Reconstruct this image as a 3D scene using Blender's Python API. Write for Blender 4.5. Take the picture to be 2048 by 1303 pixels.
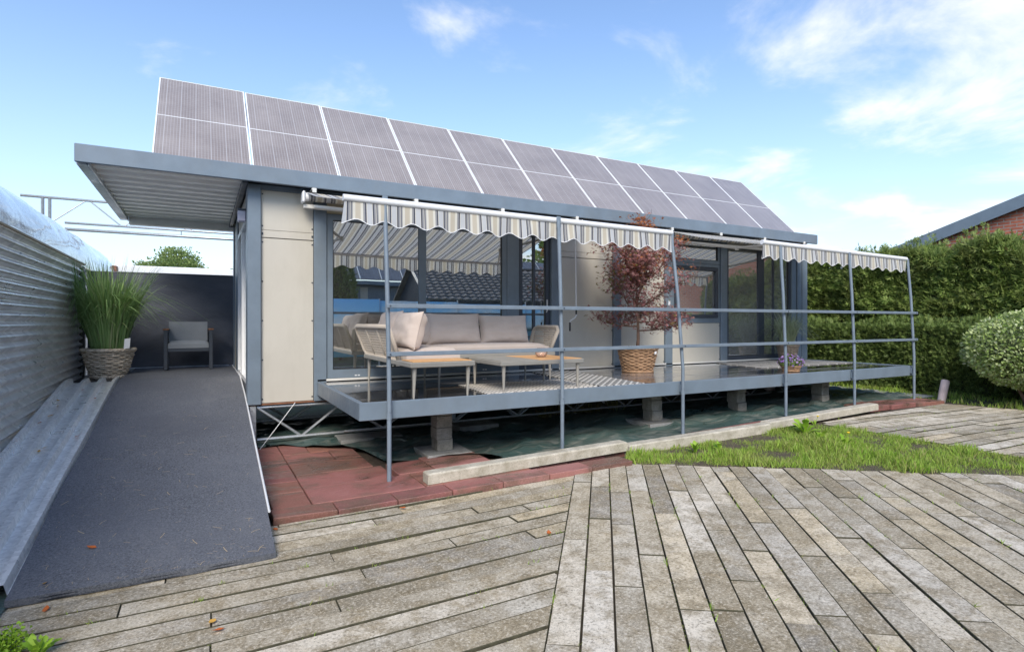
import bpy, bmesh, math, random
import numpy as np
from mathutils import Vector, Matrix, noise as mnoise
R = math.radians
rng = np.random.default_rng(7); random.seed(7)
scn = bpy.context.scene
for o in list(bpy.data.objects): bpy.data.objects.remove(o)
COL = scn.collection

# ------------------------------------------------------------------ camera
# house frame: X along the facade, Y into the house, Z up; camera over the origin
TH = math.atan(623 / 1140.0)
cam_d = bpy.data.cameras.new('camera'); cam = bpy.data.objects.new('camera', cam_d); COL.objects.link(cam)
cam_d.sensor_width = 36.0; cam_d.lens = 1140 / 2048 * 36.0; cam_d.shift_y = -8.5 / 2048
cam_d.clip_start = 0.05; cam_d.clip_end = 2000
cam.location = (0, 0, 1.6); cam.rotation_euler = (R(90), 0, -TH)
scn.camera = cam

# ------------------------------------------------------------------ world and sun
SUN_EL, SUN_AZ = R(40), R(208)          # azimuth clockwise from +Y
world = bpy.data.worlds.new('World'); scn.world = world; world.use_nodes = True
def build_world():
    nt = world.node_tree; N = nt.nodes; L = nt.links; N.clear()
    out = N.new('ShaderNodeOutputWorld'); bg = N.new('ShaderNodeBackground'); L.new(bg.outputs[0], out.inputs[0])
    sky = N.new('ShaderNodeTexSky'); sky.sky_type = 'NISHITA'; sky.sun_disc = False
    sky.sun_elevation = SUN_EL; sky.sun_rotation = SUN_AZ
    sky.air_density = 1.0; sky.dust_density = 0.7; sky.ozone_density = 1.3
    tc = N.new('ShaderNodeTexCoord'); sep = N.new('ShaderNodeSeparateXYZ'); L.new(tc.outputs['Generated'], sep.inputs[0])
    def m(op, a, b=None, c=None, clamp=False):
        n = N.new('ShaderNodeMath'); n.operation = op; n.use_clamp = clamp
        for i, v in enumerate((a, b, c)):
            if v is None: continue
            if isinstance(v, (int, float)): n.inputs[i].default_value = v
            else: L.new(v, n.inputs[i])
        return n.outputs[0]
    z = m('MAXIMUM', sep.outputs[2], 0.0)
    den = m('ADD', z, 0.16)
    cb = N.new('ShaderNodeCombineXYZ')
    L.new(m('DIVIDE', sep.outputs[0], den), cb.inputs[0]); L.new(m('DIVIDE', sep.outputs[1], den), cb.inputs[1])
    n1 = N.new('ShaderNodeTexNoise'); n1.inputs['Scale'].default_value = 1.5; n1.inputs['Detail'].default_value = 9; n1.inputs['Roughness'].default_value = 0.58
    n1.inputs['Distortion'].default_value = 0.35
    mp = N.new('ShaderNodeMapping'); mp.inputs['Location'].default_value = (12.6, 3.1, 0); L.new(cb.outputs[0], mp.inputs[0]); L.new(mp.outputs[0], n1.inputs['Vector'])
    # cloud cover grows towards the horizon and towards the east end of the plot
    cov = m('ADD', m('MULTIPLY', sep.outputs[0], 0.155), m('MULTIPLY', m('SUBTRACT', 1.0, z), 0.15))
    dens = m('ADD', n1.outputs['Fac'], m('SUBTRACT', cov, 0.13))
    mr = N.new('ShaderNodeMapRange'); mr.interpolation_type = 'SMOOTHSTEP'
    mr.inputs['From Min'].default_value = 0.55; mr.inputs['From Max'].default_value = 0.80; L.new(dens, mr.inputs['Value'])
    haze = m('POWER', m('SUBTRACT', 1.0, z), 5.0)
    hz = m('MULTIPLY', haze, 0.90)
    def mix(f, a, b):
        n = N.new('ShaderNodeMix'); n.data_type = 'RGBA'; L.new(f, n.inputs['Factor'])
        for s, v in ((n.inputs[6], a), (n.inputs[7], b)):
            if isinstance(v, tuple): s.default_value = v
            else: L.new(v, s)
        return n.outputs[2]
    vm = N.new('ShaderNodeVectorMath'); vm.operation = 'MULTIPLY'; L.new(sky.outputs[0], vm.inputs[0]); vm.inputs[1].default_value = (.92, 1.02, 1.13)
    c1 = mix(hz, vm.outputs[0], (3.9, 4.35, 4.65, 1))
    c2 = mix(m('MULTIPLY', mr.outputs[0], 0.92), c1, (5.2, 5.2, 5.2, 1))
    L.new(c2, bg.inputs['Color']); bg.inputs['Strength'].default_value = 0.100
build_world()
sd = bpy.data.lights.new('sun', 'SUN'); sun = bpy.data.objects.new('sun', sd); COL.objects.link(sun)
sd.energy = 1.75; sd.angle = R(28); sd.color = (1.0, 0.91, 0.77)
sun.location = (0, 0, 20)
sv = Vector((math.sin(SUN_AZ) * math.cos(SUN_EL), math.cos(SUN_AZ) * math.cos(SUN_EL), math.sin(SUN_EL)))
sun.rotation_euler = sv.to_track_quat('Z', 'Y').to_euler()
scn.render.engine = 'CYCLES'
vs = scn.view_settings; vs.view_transform = 'Standard'; vs.look = 'None'; vs.exposure = 1.25; vs.gamma = 1; vs.use_curve_mapping = False

# ------------------------------------------------------------------ helpers
def G(x): return min(max((x - 1) * 0.0315, 0.0), 0.22)           # the plot rises gently to the right
C_, S_ = math.cos(TH), math.sin(TH)
def ray(px, py):
    r = (px - 1024) / 1140.0
    return np.array([r * C_ + S_, -r * S_ + C_, -(py - 643) / 1140.0])
def gnd(px, py):
    z = 0.03
    for _ in range(8):
        d = ray(px, py); t = (z - 1.6) / d[2]; p = d * t; z = G(p[0])
    return (p[0], p[1])

def tag(o, label=None, cat=None, group=None, kind=None):
    if label: o['label'] = label
    if cat: o['category'] = cat
    if group: o['group'] = group
    if kind: o['kind'] = kind
    return o
def thing(name, label, cat, loc=(0, 0, 0), group=None):
    o = bpy.data.objects.new(name, None); COL.objects.link(o); o.location = loc; o.empty_display_size = 0.1
    return tag(o, label, cat, group)
def wloc(o):
    v = Vector((0, 0, 0))
    while o: v = v + Vector(o.location); o = o.parent
    return v
def copy_tree(o, parent=None):
    c = o.copy(); COL.objects.link(c); c.parent = parent
    for ch in list(o.children): copy_tree(ch, c)
    return c

class MB:
    def __init__(s): s.v = []; s.f = []
    def add(s, vs, fs):
        b = len(s.v); s.v += [tuple(map(float, p)) for p in vs]; s.f += [tuple(i + b for i in f) for f in fs]; return s
    def box(s, x0, x1, y0, y1, z0, z1):
        return s.add([(x0,y0,z0),(x1,y0,z0),(x1,y1,z0),(x0,y1,z0),(x0,y0,z1),(x1,y0,z1),(x1,y1,z1),(x0,y1,z1)],
                     [(0,3,2,1),(4,5,6,7),(0,1,5,4),(1,2,6,5),(2,3,7,6),(3,0,4,7)])
    def cbox(s, x0, x1, y0, y1, z0, z1, c=0.006):
        c = min(c, (x1-x0)*.45, (y1-y0)*.45, (z1-z0)*.45)
        bm = bmesh.new()
        for x in (x0,x1):
            for y in (y0,y1):
                for z in (z0,z1):
                    sx = 1 if x == x0 else -1; sy = 1 if y == y0 else -1; sz = 1 if z == z0 else -1
                    bm.verts.new((x+sx*c,y+sy*c,z)); bm.verts.new((x+sx*c,y,z+sz*c)); bm.verts.new((x,y+sy*c,z+sz*c))
        bmesh.ops.convex_hull(bm, input=bm.verts)
        bmesh.ops.dissolve_limit(bm, angle_limit=0.01, verts=bm.verts, edges=bm.edges)
        bm.verts.index_update()
        s.add([v.co for v in bm.verts], [[v.index for v in f.verts] for f in bm.faces]); bm.free(); return s
    def tube(s, pts, r, n=8, cap=True):
        pts = [Vector(p) for p in pts]; rs = r if isinstance(r, (list, tuple)) else [r]*len(pts)
        b = len(s.v); prev = None
        for i, p in enumerate(pts):
            t = (pts[min(i+1, len(pts)-1)] - pts[max(i-1, 0)])
            if t.length < 1e-9: t = Vector((0,0,1))
            t.normalize()
            if prev is None: a = t.orthogonal().normalized()
            else:
                a = prev - t*prev.dot(t)
                a = a.normalized() if a.length > 1e-6 else t.orthogonal().normalized()
            prev = a; bb = t.cross(a)
            for k in range(n):
                th = 2*math.pi*(k+.5)/n
                s.v.append(tuple(p + (a*math.cos(th) + bb*math.sin(th))*rs[i]))
        for i in range(len(pts)-1):
            for k in range(n):
                k2 = (k+1) % n
                s.f.append((b+i*n+k, b+i*n+k2, b+(i+1)*n+k2, b+(i+1)*n+k))
        if cap:
            s.f.append(tuple(b+k for k in reversed(range(n)))); e = b+(len(pts)-1)*n
            s.f.append(tuple(e+k for k in range(n)))
        return s
    def bar(s, p, q, w, h=None):      # square bar
        return s.tube([p, q], (w if h is None else (w+h)/2)*0.7071, 4)
    def lathe(s, prof, cx, cy, n=20, capb=True, capt=False):
        b = len(s.v)
        for (r, z) in prof:
            for k in range(n):
                th = 2*math.pi*k/n; s.v.append((cx+r*math.cos(th), cy+r*math.sin(th), z))
        for i in range(len(prof)-1):
            for k in range(n):
                k2 = (k+1) % n; s.f.append((b+i*n+k, b+i*n+k2, b+(i+1)*n+k2, b+(i+1)*n+k))
        if capb: s.f.append(tuple(b+k for k in reversed(range(n))))
        if capt: e = b+(len(prof)-1)*n; s.f.append(tuple(e+k for k in range(n)))
        return s
    def grid(s, P, nu, nv, flip=False):   # P[u][v]
        b = len(s.v)
        for u in range(nu):
            for v in range(nv): s.v.append(tuple(P(u, v)))
        for u in range(nu-1):
            for v in range(nv-1):
                q = (b+u*nv+v, b+(u+1)*nv+v, b+(u+1)*nv+v+1, b+u*nv+v+1)
                s.f.append(q[::-1] if flip else q)
        return s
    def prism(s, poly, zf0, zf1, chamfer=0.0, axis='z'):
        n = len(poly); cx = sum(p[0] for p in poly)/n; cy = sum(p[1] for p in poly)/n
        b = len(s.v)
        def zz(f, p): return f(p) if callable(f) else f
        for p in poly: s.v.append((p[0], p[1], zz(zf0, p)))
        for p in poly: s.v.append((p[0], p[1], zz(zf1, p) - chamfer))
        rings = 2
        if chamfer > 0:
            for i, p in enumerate(poly):
                a = Vector(poly[i-1]); c = Vector(poly[(i+1) % n]); q = Vector(p)
                d1 = (a-q).normalized() if (a-q).length > 1e-6 else Vector((0,0)); d2 = (c-q).normalized() if (c-q).length > 1e-6 else Vector((0,0))
                k = d1 + d2; q2 = q + (k*chamfer if k.length > .3 else (Vector((cx,cy))-q).normalized()*chamfer)
                s.v.append((q2.x, q2.y, zz(zf1, p)))
            rings = 3
        for r in range(rings-1):
            for i in range(n):
                j = (i+1) % n; s.f.append((b+r*n+i, b+r*n+j, b+(r+1)*n+j, b+(r+1)*n+i))
        s.f.append(tuple(b+(rings-1)*n+i for i in range(n))); s.f.append(tuple(b+i for i in reversed(range(n))))
        return s
    def build(s, name, mat, parent=None, smooth=False, origin=None, auto=None):
        off = wloc(parent) if parent else (Vector(origin) if origin is not None else Vector((0,0,0)))
        me = bpy.data.meshes.new(name)
        me.from_pydata([(v[0]-off.x, v[1]-off.y, v[2]-off.z) for v in s.v], [], s.f)
        o = bpy.data.objects.new(name, me); COL.objects.link(o)
        if parent: o.parent = parent
        else: o.location = off
        if mat:
            for mm in (mat if isinstance(mat, list) else [mat]): me.materials.append(mm)
        if smooth:
            me.polygons.foreach_set('use_smooth', [True]*len(me.polygons))
            if auto:
                me.set_sharp_from_angle(angle=R(auto))
        me.update(); return o
def one(name, mat, parent, *b, c=0.004):
    return MB().cbox(*b, c=c).build(name, mat, parent)

def scatter(name, tv, tf, pos, rot, scl, mat, parent=None, origin=None):
    """many copies of a small template in one mesh"""
    tv = np.asarray(tv, float); n = len(pos); k = len(tv)
    off = np.array(wloc(parent)) if parent else (np.array(origin) if origin is not None else np.zeros(3))
    V = np.einsum('nij,kj->nki', rot, tv) * np.asarray(scl).reshape(-1, 1, 1) + np.asarray(pos)[:, None, :] - off
    V = V.reshape(-1, 3)
    sizes = np.array([len(f) for f in tf]); flat = np.concatenate([np.array(f) for f in tf])
    LV = (flat[None, :] + (np.arange(n)*k)[:, None]).ravel()
    tot = np.tile(sizes, n); st = np.concatenate([[0], np.cumsum(tot)[:-1]])
    me = bpy.data.meshes.new(name); me.vertices.add(len(V)); me.vertices.foreach_set('co', V.ravel())
    me.loops.add(len(LV)); me.loops.foreach_set('vertex_index', LV.astype(np.int32))
    me.polygons.add(len(tot)); me.polygons.foreach_set('loop_start', st.astype(np.int32)); me.polygons.foreach_set('loop_total', tot.astype(np.int32))
    me.update(calc_edges=True); me.validate()
    me.materials.append(mat); o = bpy.data.objects.new(name, me); COL.objects.link(o)
    if parent: o.parent = parent
    else: o.location = off
    return o
def frames(zaxis, roll=None):
    """rotation matrices whose local z follows zaxis, local y as 'out'"""
    z = zaxis / np.linalg.norm(zaxis, axis=1, keepdims=True)
    a = rng.normal(size=z.shape) if roll is None else roll
    x = np.cross(a, z); x /= np.linalg.norm(x, axis=1, keepdims=True) + 1e-9
    y = np.cross(z, x)
    return np.stack([x, y, z], axis=2)

# ------------------------------------------------------------------ materials
MATS = {}
class NB:
    def __init__(s, name):
        s.m = bpy.data.materials.new(name); s.m.use_nodes = True; s.nt = s.m.node_tree; s.N = s.nt.nodes; s.L = s.nt.links; s.N.clear()
        s.out = s.N.new('ShaderNodeOutputMaterial'); s.p = s.N.new('ShaderNodeBsdfPrincipled'); s.L.new(s.p.outputs[0], s.out.inputs[0])
        g = s.N.new('ShaderNodeNewGeometry'); s.pos = g.outputs['Position']; s.geo = g
    def set(s, k, v):
        if hasattr(v, 'is_output') or isinstance(v, bpy.types.NodeSocket): s.L.new(v, s.p.inputs[k])
        else: s.p.inputs[k].default_value = v
    def math(s, op, a, b=None, c=None, clamp=False):
        n = s.N.new('ShaderNodeMath'); n.operation = op; n.use_clamp = clamp
        for i, v in enumerate((a, b, c)):
            if v is None: continue
            if isinstance(v, (int, float)): n.inputs[i].default_value = v
            else: s.L.new(v, n.inputs[i])
        return n.outputs[0]
    def noise(s, scale=5, detail=4, rough=.55, vec=None, sc3=None, dist=0, off=None):
        n = s.N.new('ShaderNodeTexNoise'); n.inputs['Scale'].default_value = scale; n.inputs['Detail'].default_value = detail; n.inputs['Roughness'].default_value = rough
        n.inputs['Distortion'].default_value = dist
        v = vec or s.pos
        if sc3 or off is not None:
            mp = s.N.new('ShaderNodeMapping'); mp.inputs['Scale'].default_value = sc3 or (1,1,1)
            s.L.new(v, mp.inputs['Vector'])
            if off is not None:
                cb = s.N.new('ShaderNodeCombineXYZ')
                for i in range(3): s.L.new(off, cb.inputs[i])
                s.L.new(cb.outputs[0], mp.inputs['Location'])
            v = mp.outputs[0]
        s.L.new(v, n.inputs['Vector']); return n.outputs['Fac']
    def ramp(s, fac, stops, const=False):
        n = s.N.new('ShaderNodeValToRGB'); s.L.new(fac, n.inputs[0]); cr = n.color_ramp
        if const: cr.interpolation = 'CONSTANT'
        while len(cr.elements) < len(stops): cr.elements.new(.5)
        for e, (p, c) in zip(cr.elements, stops):
            e.position = p; e.color = (*c, 1) if len(c) == 3 else c
        return n.outputs[0]
    def rng(s, v, a, b, c=0.0, d=1.0, smooth=False):
        n = s.N.new('ShaderNodeMapRange'); s.L.new(v, n.inputs[0])
        if smooth: n.interpolation_type = 'SMOOTHSTEP'
        for i, x in enumerate((a, b, c, d)): n.inputs[i+1].default_value = x
        return n.outputs[0]
    def mix(s, f, a, b, mode='MIX'):
        n = s.N.new('ShaderNodeMix'); n.data_type = 'RGBA'; n.blend_type = mode
        for sk, v in ((n.inputs['Factor'], f), (n.inputs[6], a), (n.inputs[7], b)):
            if isinstance(v, tuple): sk.default_value = (*v, 1) if len(v) == 3 else v
            elif isinstance(v, (int, float)): sk.default_value = v
            else: s.L.new(v, sk)
        return n.outputs[2]
    def bump(s, h, strength=.3, dist=.01):
        n = s.N.new('ShaderNodeBump'); n.inputs['Strength'].default_value = strength; n.inputs['Distance'].default_value = dist
        s.L.new(h, n.inputs['Height']); s.L.new(n.outputs[0], s.p.inputs['Normal'])
    def sep(s, v=None):
        n = s.N.new('ShaderNodeSeparateXYZ'); s.L.new(v or s.pos, n.inputs[0]); return n.outputs
    def island(s): return s.geo.outputs['Random Per Island']
    def orand(s): return s.N.new('ShaderNodeObjectInfo').outputs['Random']
def sc(c, k): return tuple(min(1, x*k) for x in c)

def paint(name, col, rough=.45, var=.12, scale=3, bump=0, bscale=60, metal=0.0, spec=.5, dirt=None):
    b = NB(name); n = b.noise(scale, 5, .6)
    c = b.mix(b.rng(n, .3, .7), sc(col, 1-var), sc(col, 1+var))
    if dirt:
        d = b.noise(1.3, 6, .7, sc3=(1, 1, .35)); c = b.mix(b.rng(d, .5, .75, 0, dirt[1]), c, dirt[0])
    b.set('Base Color', c); b.set('Metallic', metal); b.set('Specular IOR Level', spec)
    n2 = b.noise(9, 4, .6); b.set('Roughness', b.rng(n2, .3, .7, max(.03, rough*.8), min(1, rough*1.2)))
    if bump: b.bump(b.noise(bscale, 4, .6), bump, .004)
    MATS[name] = b.m; return b.m

STEEL = paint('grey_blue_paint', (.150, .192, .238), .42, .10, 4, .06, 40, dirt=((.16,.17,.17), .35))
STEELD = paint('dark_grey_paint', (.048, .058, .078), .4, .10)
STEELR = paint('rail_grey_paint', (.165, .205, .250), .38, .12, 6, .08, 80)
BEIGE = paint('beige_panel', (.50, .475, .42), .5, .06, .9, .03, 30, dirt=((.38,.355,.30), .55))
SAND = paint('sand_panel', (.52, .46, .33), .5, .05, 1.2)
WHITE = paint('white_metal', (.72, .73, .75), .35, .05)
OFFW = paint('offwhite_metal', (.62, .61, .58), .4, .06)
RUST = paint('rust_strip', (.20, .09, .05), .7, .3, 12)
SOFFIT = paint('soffit_sheet', (.82, .81, .76), .35, .08, 3)
GALV = None
def galv(name, col, rough, scale, metal=.85, stain=.4, bump=.06):
    b = NB(name); v = b.N.new('ShaderNodeTexVoronoi'); v.inputs['Scale'].default_value = scale; b.L.new(b.pos, v.inputs['Vector'])
    n = b.noise(2.3, 6, .65)
    sp = b.sep(v.outputs['Color'])[0]
    c = b.mix(b.rng(sp, 0, 1), sc(col, .85), sc(col, 1.12)); c = b.mix(b.rng(n, .45, .7, 0, stain), c, sc(col, .5))
    b.set('Base Color', c); b.set('Metallic', metal); b.set('Roughness', b.rng(n, .3, .7, rough*.7, rough*1.4))
    if bump: b.bump(b.noise(14, 3), bump, .004)
    return b.m
GALV = galv('galvanised_steel', (.62, .65, .67), .38, 40)
WALLM = galv('corrugated_steel', (.80, .775, .745), .34, 9, .60, .08, 0)
RAMPM = galv('wet_galvanised_steel', (.88, .86, .83), .33, 40, .40, .35, 0)
TRUSSM = galv('truss_steel', (.40, .42, .44), .42, 60, .6)

def m_carpet():
    b = NB('carpet'); f = b.noise(75, 5, .85); n = b.noise(1.4, 5, .6); g = b.noise(130, 3, .7)
    c = b.mix(b.rng(f, .38, .62), (.045, .050, .062), (.170, .180, .205))
    c = b.mix(b.rng(n, .35, .7, 0, .5), c, (.150, .160, .185))
    c = b.mix(b.rng(g, .62, .70), c, (.30, .30, .31)); w = b.noise(3.1, 6, .75, sc3=(1, .5, 1)); c = b.mix(b.rng(w, .52, .7, 0, .35), c, (.19, .19, .20)); e = b.noise(.7, 4, .6); c = b.mix(b.rng(e, .5, .65, 0, .3), c, (.04, .045, .06))
    b.set('Base Color', c); b.set('Roughness', .95); b.set('Specular IOR Level', .2); b.bump(f, .7, .006); return b.m
CARPET = m_carpet()
def m_plank():
    b = NB('concrete_plank'); r = b.orand()
    off = b.math('MULTIPLY', r, 37.0)
    fine = b.noise(58, 5, .85); mid = b.noise(7, 6, .65, off=off); big = b.noise(1.6, 5, .6, off=off)
    base = b.ramp(r, [(0, (.21, .175, .115)), (.14, (.50, .43, .315)), (.28, (.31, .275, .215)), (.43, (.60, .535, .43)), (.57, (.25, .22, .165)), (.70, (.54, .44, .285)), (.85, (.64, .585, .495)), (1, (.23, .205, .165))])
    st = b.noise(1.9, 7, .72, dist=.8); st2 = b.noise(4.2, 6, .7, dist=.5)
    c = b.mix(b.rng(mid, .44, .62, 0, .75), base, (.21, .165, .095))
    c = b.mix(b.rng(st, .52, .68, 0, .45), c, (.58, .53, .44))
    c = b.mix(b.rng(st2, .52, .68, 0, .5), c, (.36, .28, .165))
    c = b.mix(b.rng(st, .34, .47, .5, 0), c, (.19, .16, .105))
    c = b.mix(b.rng(big, .56, .72, 0, .55), c, (.62, .58, .50))
    c = b.mix(b.rng(fine, .52, .63, 0, .8), c, (.10, .083, .055))
    c = b.mix(b.rng(fine, .36, .47, .65, 0), c, (.78, .71, .59))
    b.set('Base Color', c); b.set('Roughness', b.rng(big, .35, .65, .62, .9)); b.set('Specular IOR Level', .35)
    h = b.math('ADD', b.math('MULTIPLY', fine, .5), mid); b.bump(h, .65, .008); return b.m
PLANK = m_plank()
def m_concrete(name, col, dark, fs=60):
    b = NB(name); r = b.orand(); fine = b.noise(fs, 3, .7); mid = b.noise(6, 6, .7)
    c = b.mix(b.rng(mid, .38, .66), sc(col, 1.05), dark); c = b.mix(b.rng(fine, .55, .66, 0, .7), c, sc(dark, .6)); c = b.mix(b.math('MULTIPLY', r, .35), c, sc(col, .7))
    b.set('Base Color', c); b.set('Roughness', .88); b.bump(b.math('ADD', fine, mid), .5, .006); return b.m
KERB = m_concrete('kerb_concrete', (.52, .48, .40), (.30, .27, .20))
BLOCK = m_concrete('pier_block', (.30, .285, .25), (.15, .14, .12))
SLAB = m_concrete('grey_slab', (.34, .34, .33), (.2, .2, .19))
def m_tile():
    b = NB('red_rubber_tile'); r = b.orand(); off = b.math('MULTIPLY', r, 23.0)
    fine = b.noise(80, 4, .85); mid = b.noise(2.6, 6, .65, off=off)
    base = b.ramp(r, [(0, (.21, .080, .072)), (.35, (.29, .115, .10)), (.6, (.17, .075, .060)), (.8, (.25, .10, .07)), (1, (.33, .15, .135))])
    sw = b.noise(1.1, 6, .7, dist=1.0, sc3=(.7, 1.6, 1)); c = b.mix(b.rng(mid, .48, .66, 0, .8), base, (.13, .085, .058)); c = b.mix(b.rng(sw, .50, .60, 0, .7), c, (.105, .072, .055)); c = b.mix(b.rng(fine, .55, .68, 0, .6), c, (.44, .25, .22)); c = b.mix(b.rng(fine, .34, .45, .5, 0), c, (.11, .05, .045))
    c = b.mix(b.rng(mid, .28, .42, .5, 0), c, (.34, .16, .15))
    b.set('Base Color', c); b.set('Roughness', b.rng(sw, .46, .60, .78, .22)); b.bump(fine, .5, .004); return b.m
TILE = m_tile()
def m_tarp():
    b = NB('tarp_plastic'); n = b.noise(.9, 5, .6); f = b.noise(2.6, 7, .72, dist=1.4, sc3=(.55, 1.5, 1)); d = b.noise(22, 4, .7)
    c = b.mix(b.rng(n, .35, .65), (.035, .070, .066), (.070, .110, .100)); c = b.mix(b.rng(f, .48, .66, 0, .7), c, (.24, .235, .205)); c = b.mix(b.rng(d, .6, .75, 0, .5), c, (.12, .095, .06))
    b.set('Base Color', c); b.set('Roughness', b.rng(f, .35, .65, .24, .6)); b.bump(b.noise(1.6, 5, .55, dist=2.6, sc3=(.5, 1.8, 1)), .55, .06); return b.m
TARP = m_tarp()
def m_deck():
    b = NB('wet_deck'); n = b.noise(1.15, 4, .55, sc3=(.6, 1.5, 1), dist=.8); f = b.noise(8, 6, .7); g = b.noise(260, 2, .6)
    wet = b.rng(n, .42, .56, 0, 1, True)
    c = b.mix(wet, (.19, .19, .20), (.035, .036, .042)); c = b.mix(b.rng(f, .56, .72, 0, .4), c, (.26, .26, .27)); c = b.mix(b.rng(g, .62, .7, 0, .3), c, (.2, .2, .2))
    b.set('Base Color', c); b.set('Roughness', b.rng(wet, 0, 1, .22, .045)); b.set('Specular IOR Level', .8); b.set('IOR', 1.6)
    b.set('Coat Weight', b.rng(wet, 0, 1, .5, 1.0)); b.set('Coat Roughness', b.rng(wet, 0, 1, .12, .03)); b.bump(f, .03, .004); return b.m
DECK = m_deck()
def m_stripe():
    b = NB('striped_canvas'); x = b.sep()[0]
    t = b.math('FRACT', b.math('DIVIDE', b.math('ADD', x, 20.03), .245))
    cr, be, gr, nv, lb = (.80, .78, .70), (.64, .585, .48), (.36, .365, .385), (.085, .092, .125), (.62, .64, .67)
    st = [(0, cr), (.07, be), (.27, cr), (.37, gr), (.44, nv), (.50, cr), (.52, lb), (.72, cr), (.74, nv), (.80, gr), (.87, cr), (.89, nv), (.92, gr), (.97, cr)]
    c = b.ramp(t, st, True); n = b.noise(4, 4); c = b.mix(b.rng(n, .35, .7, 0, .12), c, (.45, .44, .42))
    b.set('Base Color', c); b.set('Roughness', .85); b.set('Specular IOR Level', .2); b.bump(b.noise(420, 2), .2, .002)
    tr = b.N.new('ShaderNodeBsdfTranslucent'); b.L.new(c, tr.inputs['Color']); mx = b.N.new('ShaderNodeMixShader'); mx.inputs[0].default_value = .40
    b.L.new(b.p.outputs[0], mx.inputs[1]); b.L.new(tr.outputs[0], mx.inputs[2]); b.L.new(mx.outputs[0], b.out.inputs[0]); return b.m
STRIPE = m_stripe()
def m_fabric(name, col, var=.1, ws=260):
    b = NB(name); n = b.noise(2.2, 4); w = b.noise(ws, 2, .6)
    c = b.mix(b.rng(n, .3, .7), sc(col, 1-var), sc(col, 1+var)); c = b.mix(b.rng(w, .35, .7, 0, .35), c, sc(col, .6))
    b.set('Base Color', c); b.set('Roughness', .9); b.set('Specular IOR Level', .2); b.set('Sheen Weight', .2); b.bump(w, .25, .002); return b.m
CUSH = m_fabric('taupe_cushion_fabric', (.56, .475, .42)); CUSHG = m_fabric('grey_cushion_fabric', (.26, .285, .32), .12, 120); ROPE = m_fabric('rope_weave', (.52, .45, .37), .12, 90)
SOFAF = paint('taupe_frame', (.30, .285, .255), .5, .08)
def m_wood(name, a, c2, sc3=(3, 40, 40)):
    b = NB(name); n = b.noise(2.5, 6, .65, sc3=sc3, dist=.6); b.set('Base Color', b.mix(b.rng(n, .3, .7), a, c2)); b.set('Roughness', .5); b.bump(n, .15, .002); return b.m
TEAK = m_wood('teak', (.52, .26, .10), (.74, .44, .20)); TEAKD = m_wood('dark_teak', (.20, .08, .035), (.32, .15, .07))
def m_wicker(name, a, c2):
    b = NB(name); n = b.noise(18, 4, .6); r = b.island(); c = b.mix(b.rng(n, .3, .7), a, c2); c = b.mix(b.math('MULTIPLY', r, .5), c, sc(a, .55)); b.set('Base Color', c); b.set('Roughness', .65); b.bump(b.noise(120, 3), .3, .002); return b.m
WICK = m_wicker('pale_wicker', (.52, .42, .31), (.76, .65, .52)); WICKB = m_wicker('brown_wicker', (.32, .18, .10), (.60, .38, .22)); WICKG = m_wicker('grey_wicker', (.20, .16, .12), (.36, .30, .24))
SOIL = paint('soil', (.07, .052, .036), .95, .4, 20, .6, 60)
def m_leaf(name, cols, rough=.55, trans=.3, spec=.35, patch=None):
    b = NB(name); r = b.island(); n = len(cols); c = b.ramp(r, [(i/(n-1), k) for i, k in enumerate(cols)])
    if patch:
        p = b.noise(patch[1], 4, .6); c = b.mix(b.rng(p, .42, .68, 0, patch[2]), c, patch[0])
    b.set('Base Color', c); b.set('Roughness', rough); b.set('Specular IOR Level', spec)
    tr = b.N.new('ShaderNodeBsdfTranslucent'); b.L.new(c, tr.inputs['Color']); mx = b.N.new('ShaderNodeMixShader'); mx.inputs[0].default_value = trans
    b.L.new(b.p.outputs[0], mx.inputs[1]); b.L.new(tr.outputs[0], mx.inputs[2]); b.L.new(mx.outputs[0], b.out.inputs[0]); return b.m
LHEDGE = m_leaf('cypress_leaf', [(.085,.145,.032), (.165,.250,.055), (.235,.335,.078), (.320,.410,.120), (.205,.260,.080)], patch=((.13,.09,.045), 1.7, .35))
LHEDGE2 = m_leaf('hedge_leaf', [(.085,.140,.038), (.145,.215,.055), (.205,.285,.078), (.260,.330,.110)])
LBUSH = m_leaf('variegated_leaf', [(.20,.30,.07), (.32,.42,.13), (.50,.56,.28), (.24,.34,.08), (.62,.65,.44)])
LGRASS = m_leaf('lawn_blade', [(.19,.34,.035), (.29,.47,.055), (.37,.55,.075), (.24,.42,.045), (.38,.40,.12), (.18,.33,.03), (.44,.38,.17)], trans=.35, patch=((.36,.33,.13), 2.6, .4))
LORN = m_leaf('ornamental_grass_blade', [(.15,.26,.075), (.22,.36,.12), (.32,.46,.19), (.18,.31,.085), (.38,.44,.22)], trans=.3)
LPALE = m_leaf('pale_grass_blade', [(.24,.30,.17), (.34,.40,.25), (.40,.44,.30), (.27,.34,.18)])
LMAPLE = m_leaf('maple_leaf_maroon', [(.20,.075,.078), (.33,.140,.135), (.44,.215,.205), (.27,.105,.11), (.50,.28,.255), (.19,.095,.06)], trans=.42)
LMAPO = m_leaf('maple_leaf_orange', [(.40,.10,.03), (.34,.13,.04), (.46,.17,.06), (.28,.09,.05)], trans=.4)
LMAPG = m_leaf('maple_leaf_green', [(.13,.13,.03), (.20,.17,.04), (.16,.10,.04)], trans=.35)
LTREE = m_leaf('broadleaf', [(.13,.20,.06), (.20,.28,.09), (.28,.35,.12)])
LWEED = m_leaf('weed_leaf', [(.18,.34,.02), (.26,.44,.04), (.30,.44,.05)])
LYEL = m_leaf('autumn_leaf_yellow', [(.62,.34,.06), (.70,.42,.10)], trans=.1); LORG = m_leaf('autumn_leaf_orange', [(.46,.11,.025), (.56,.17,.04)], trans=.1)
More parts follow.
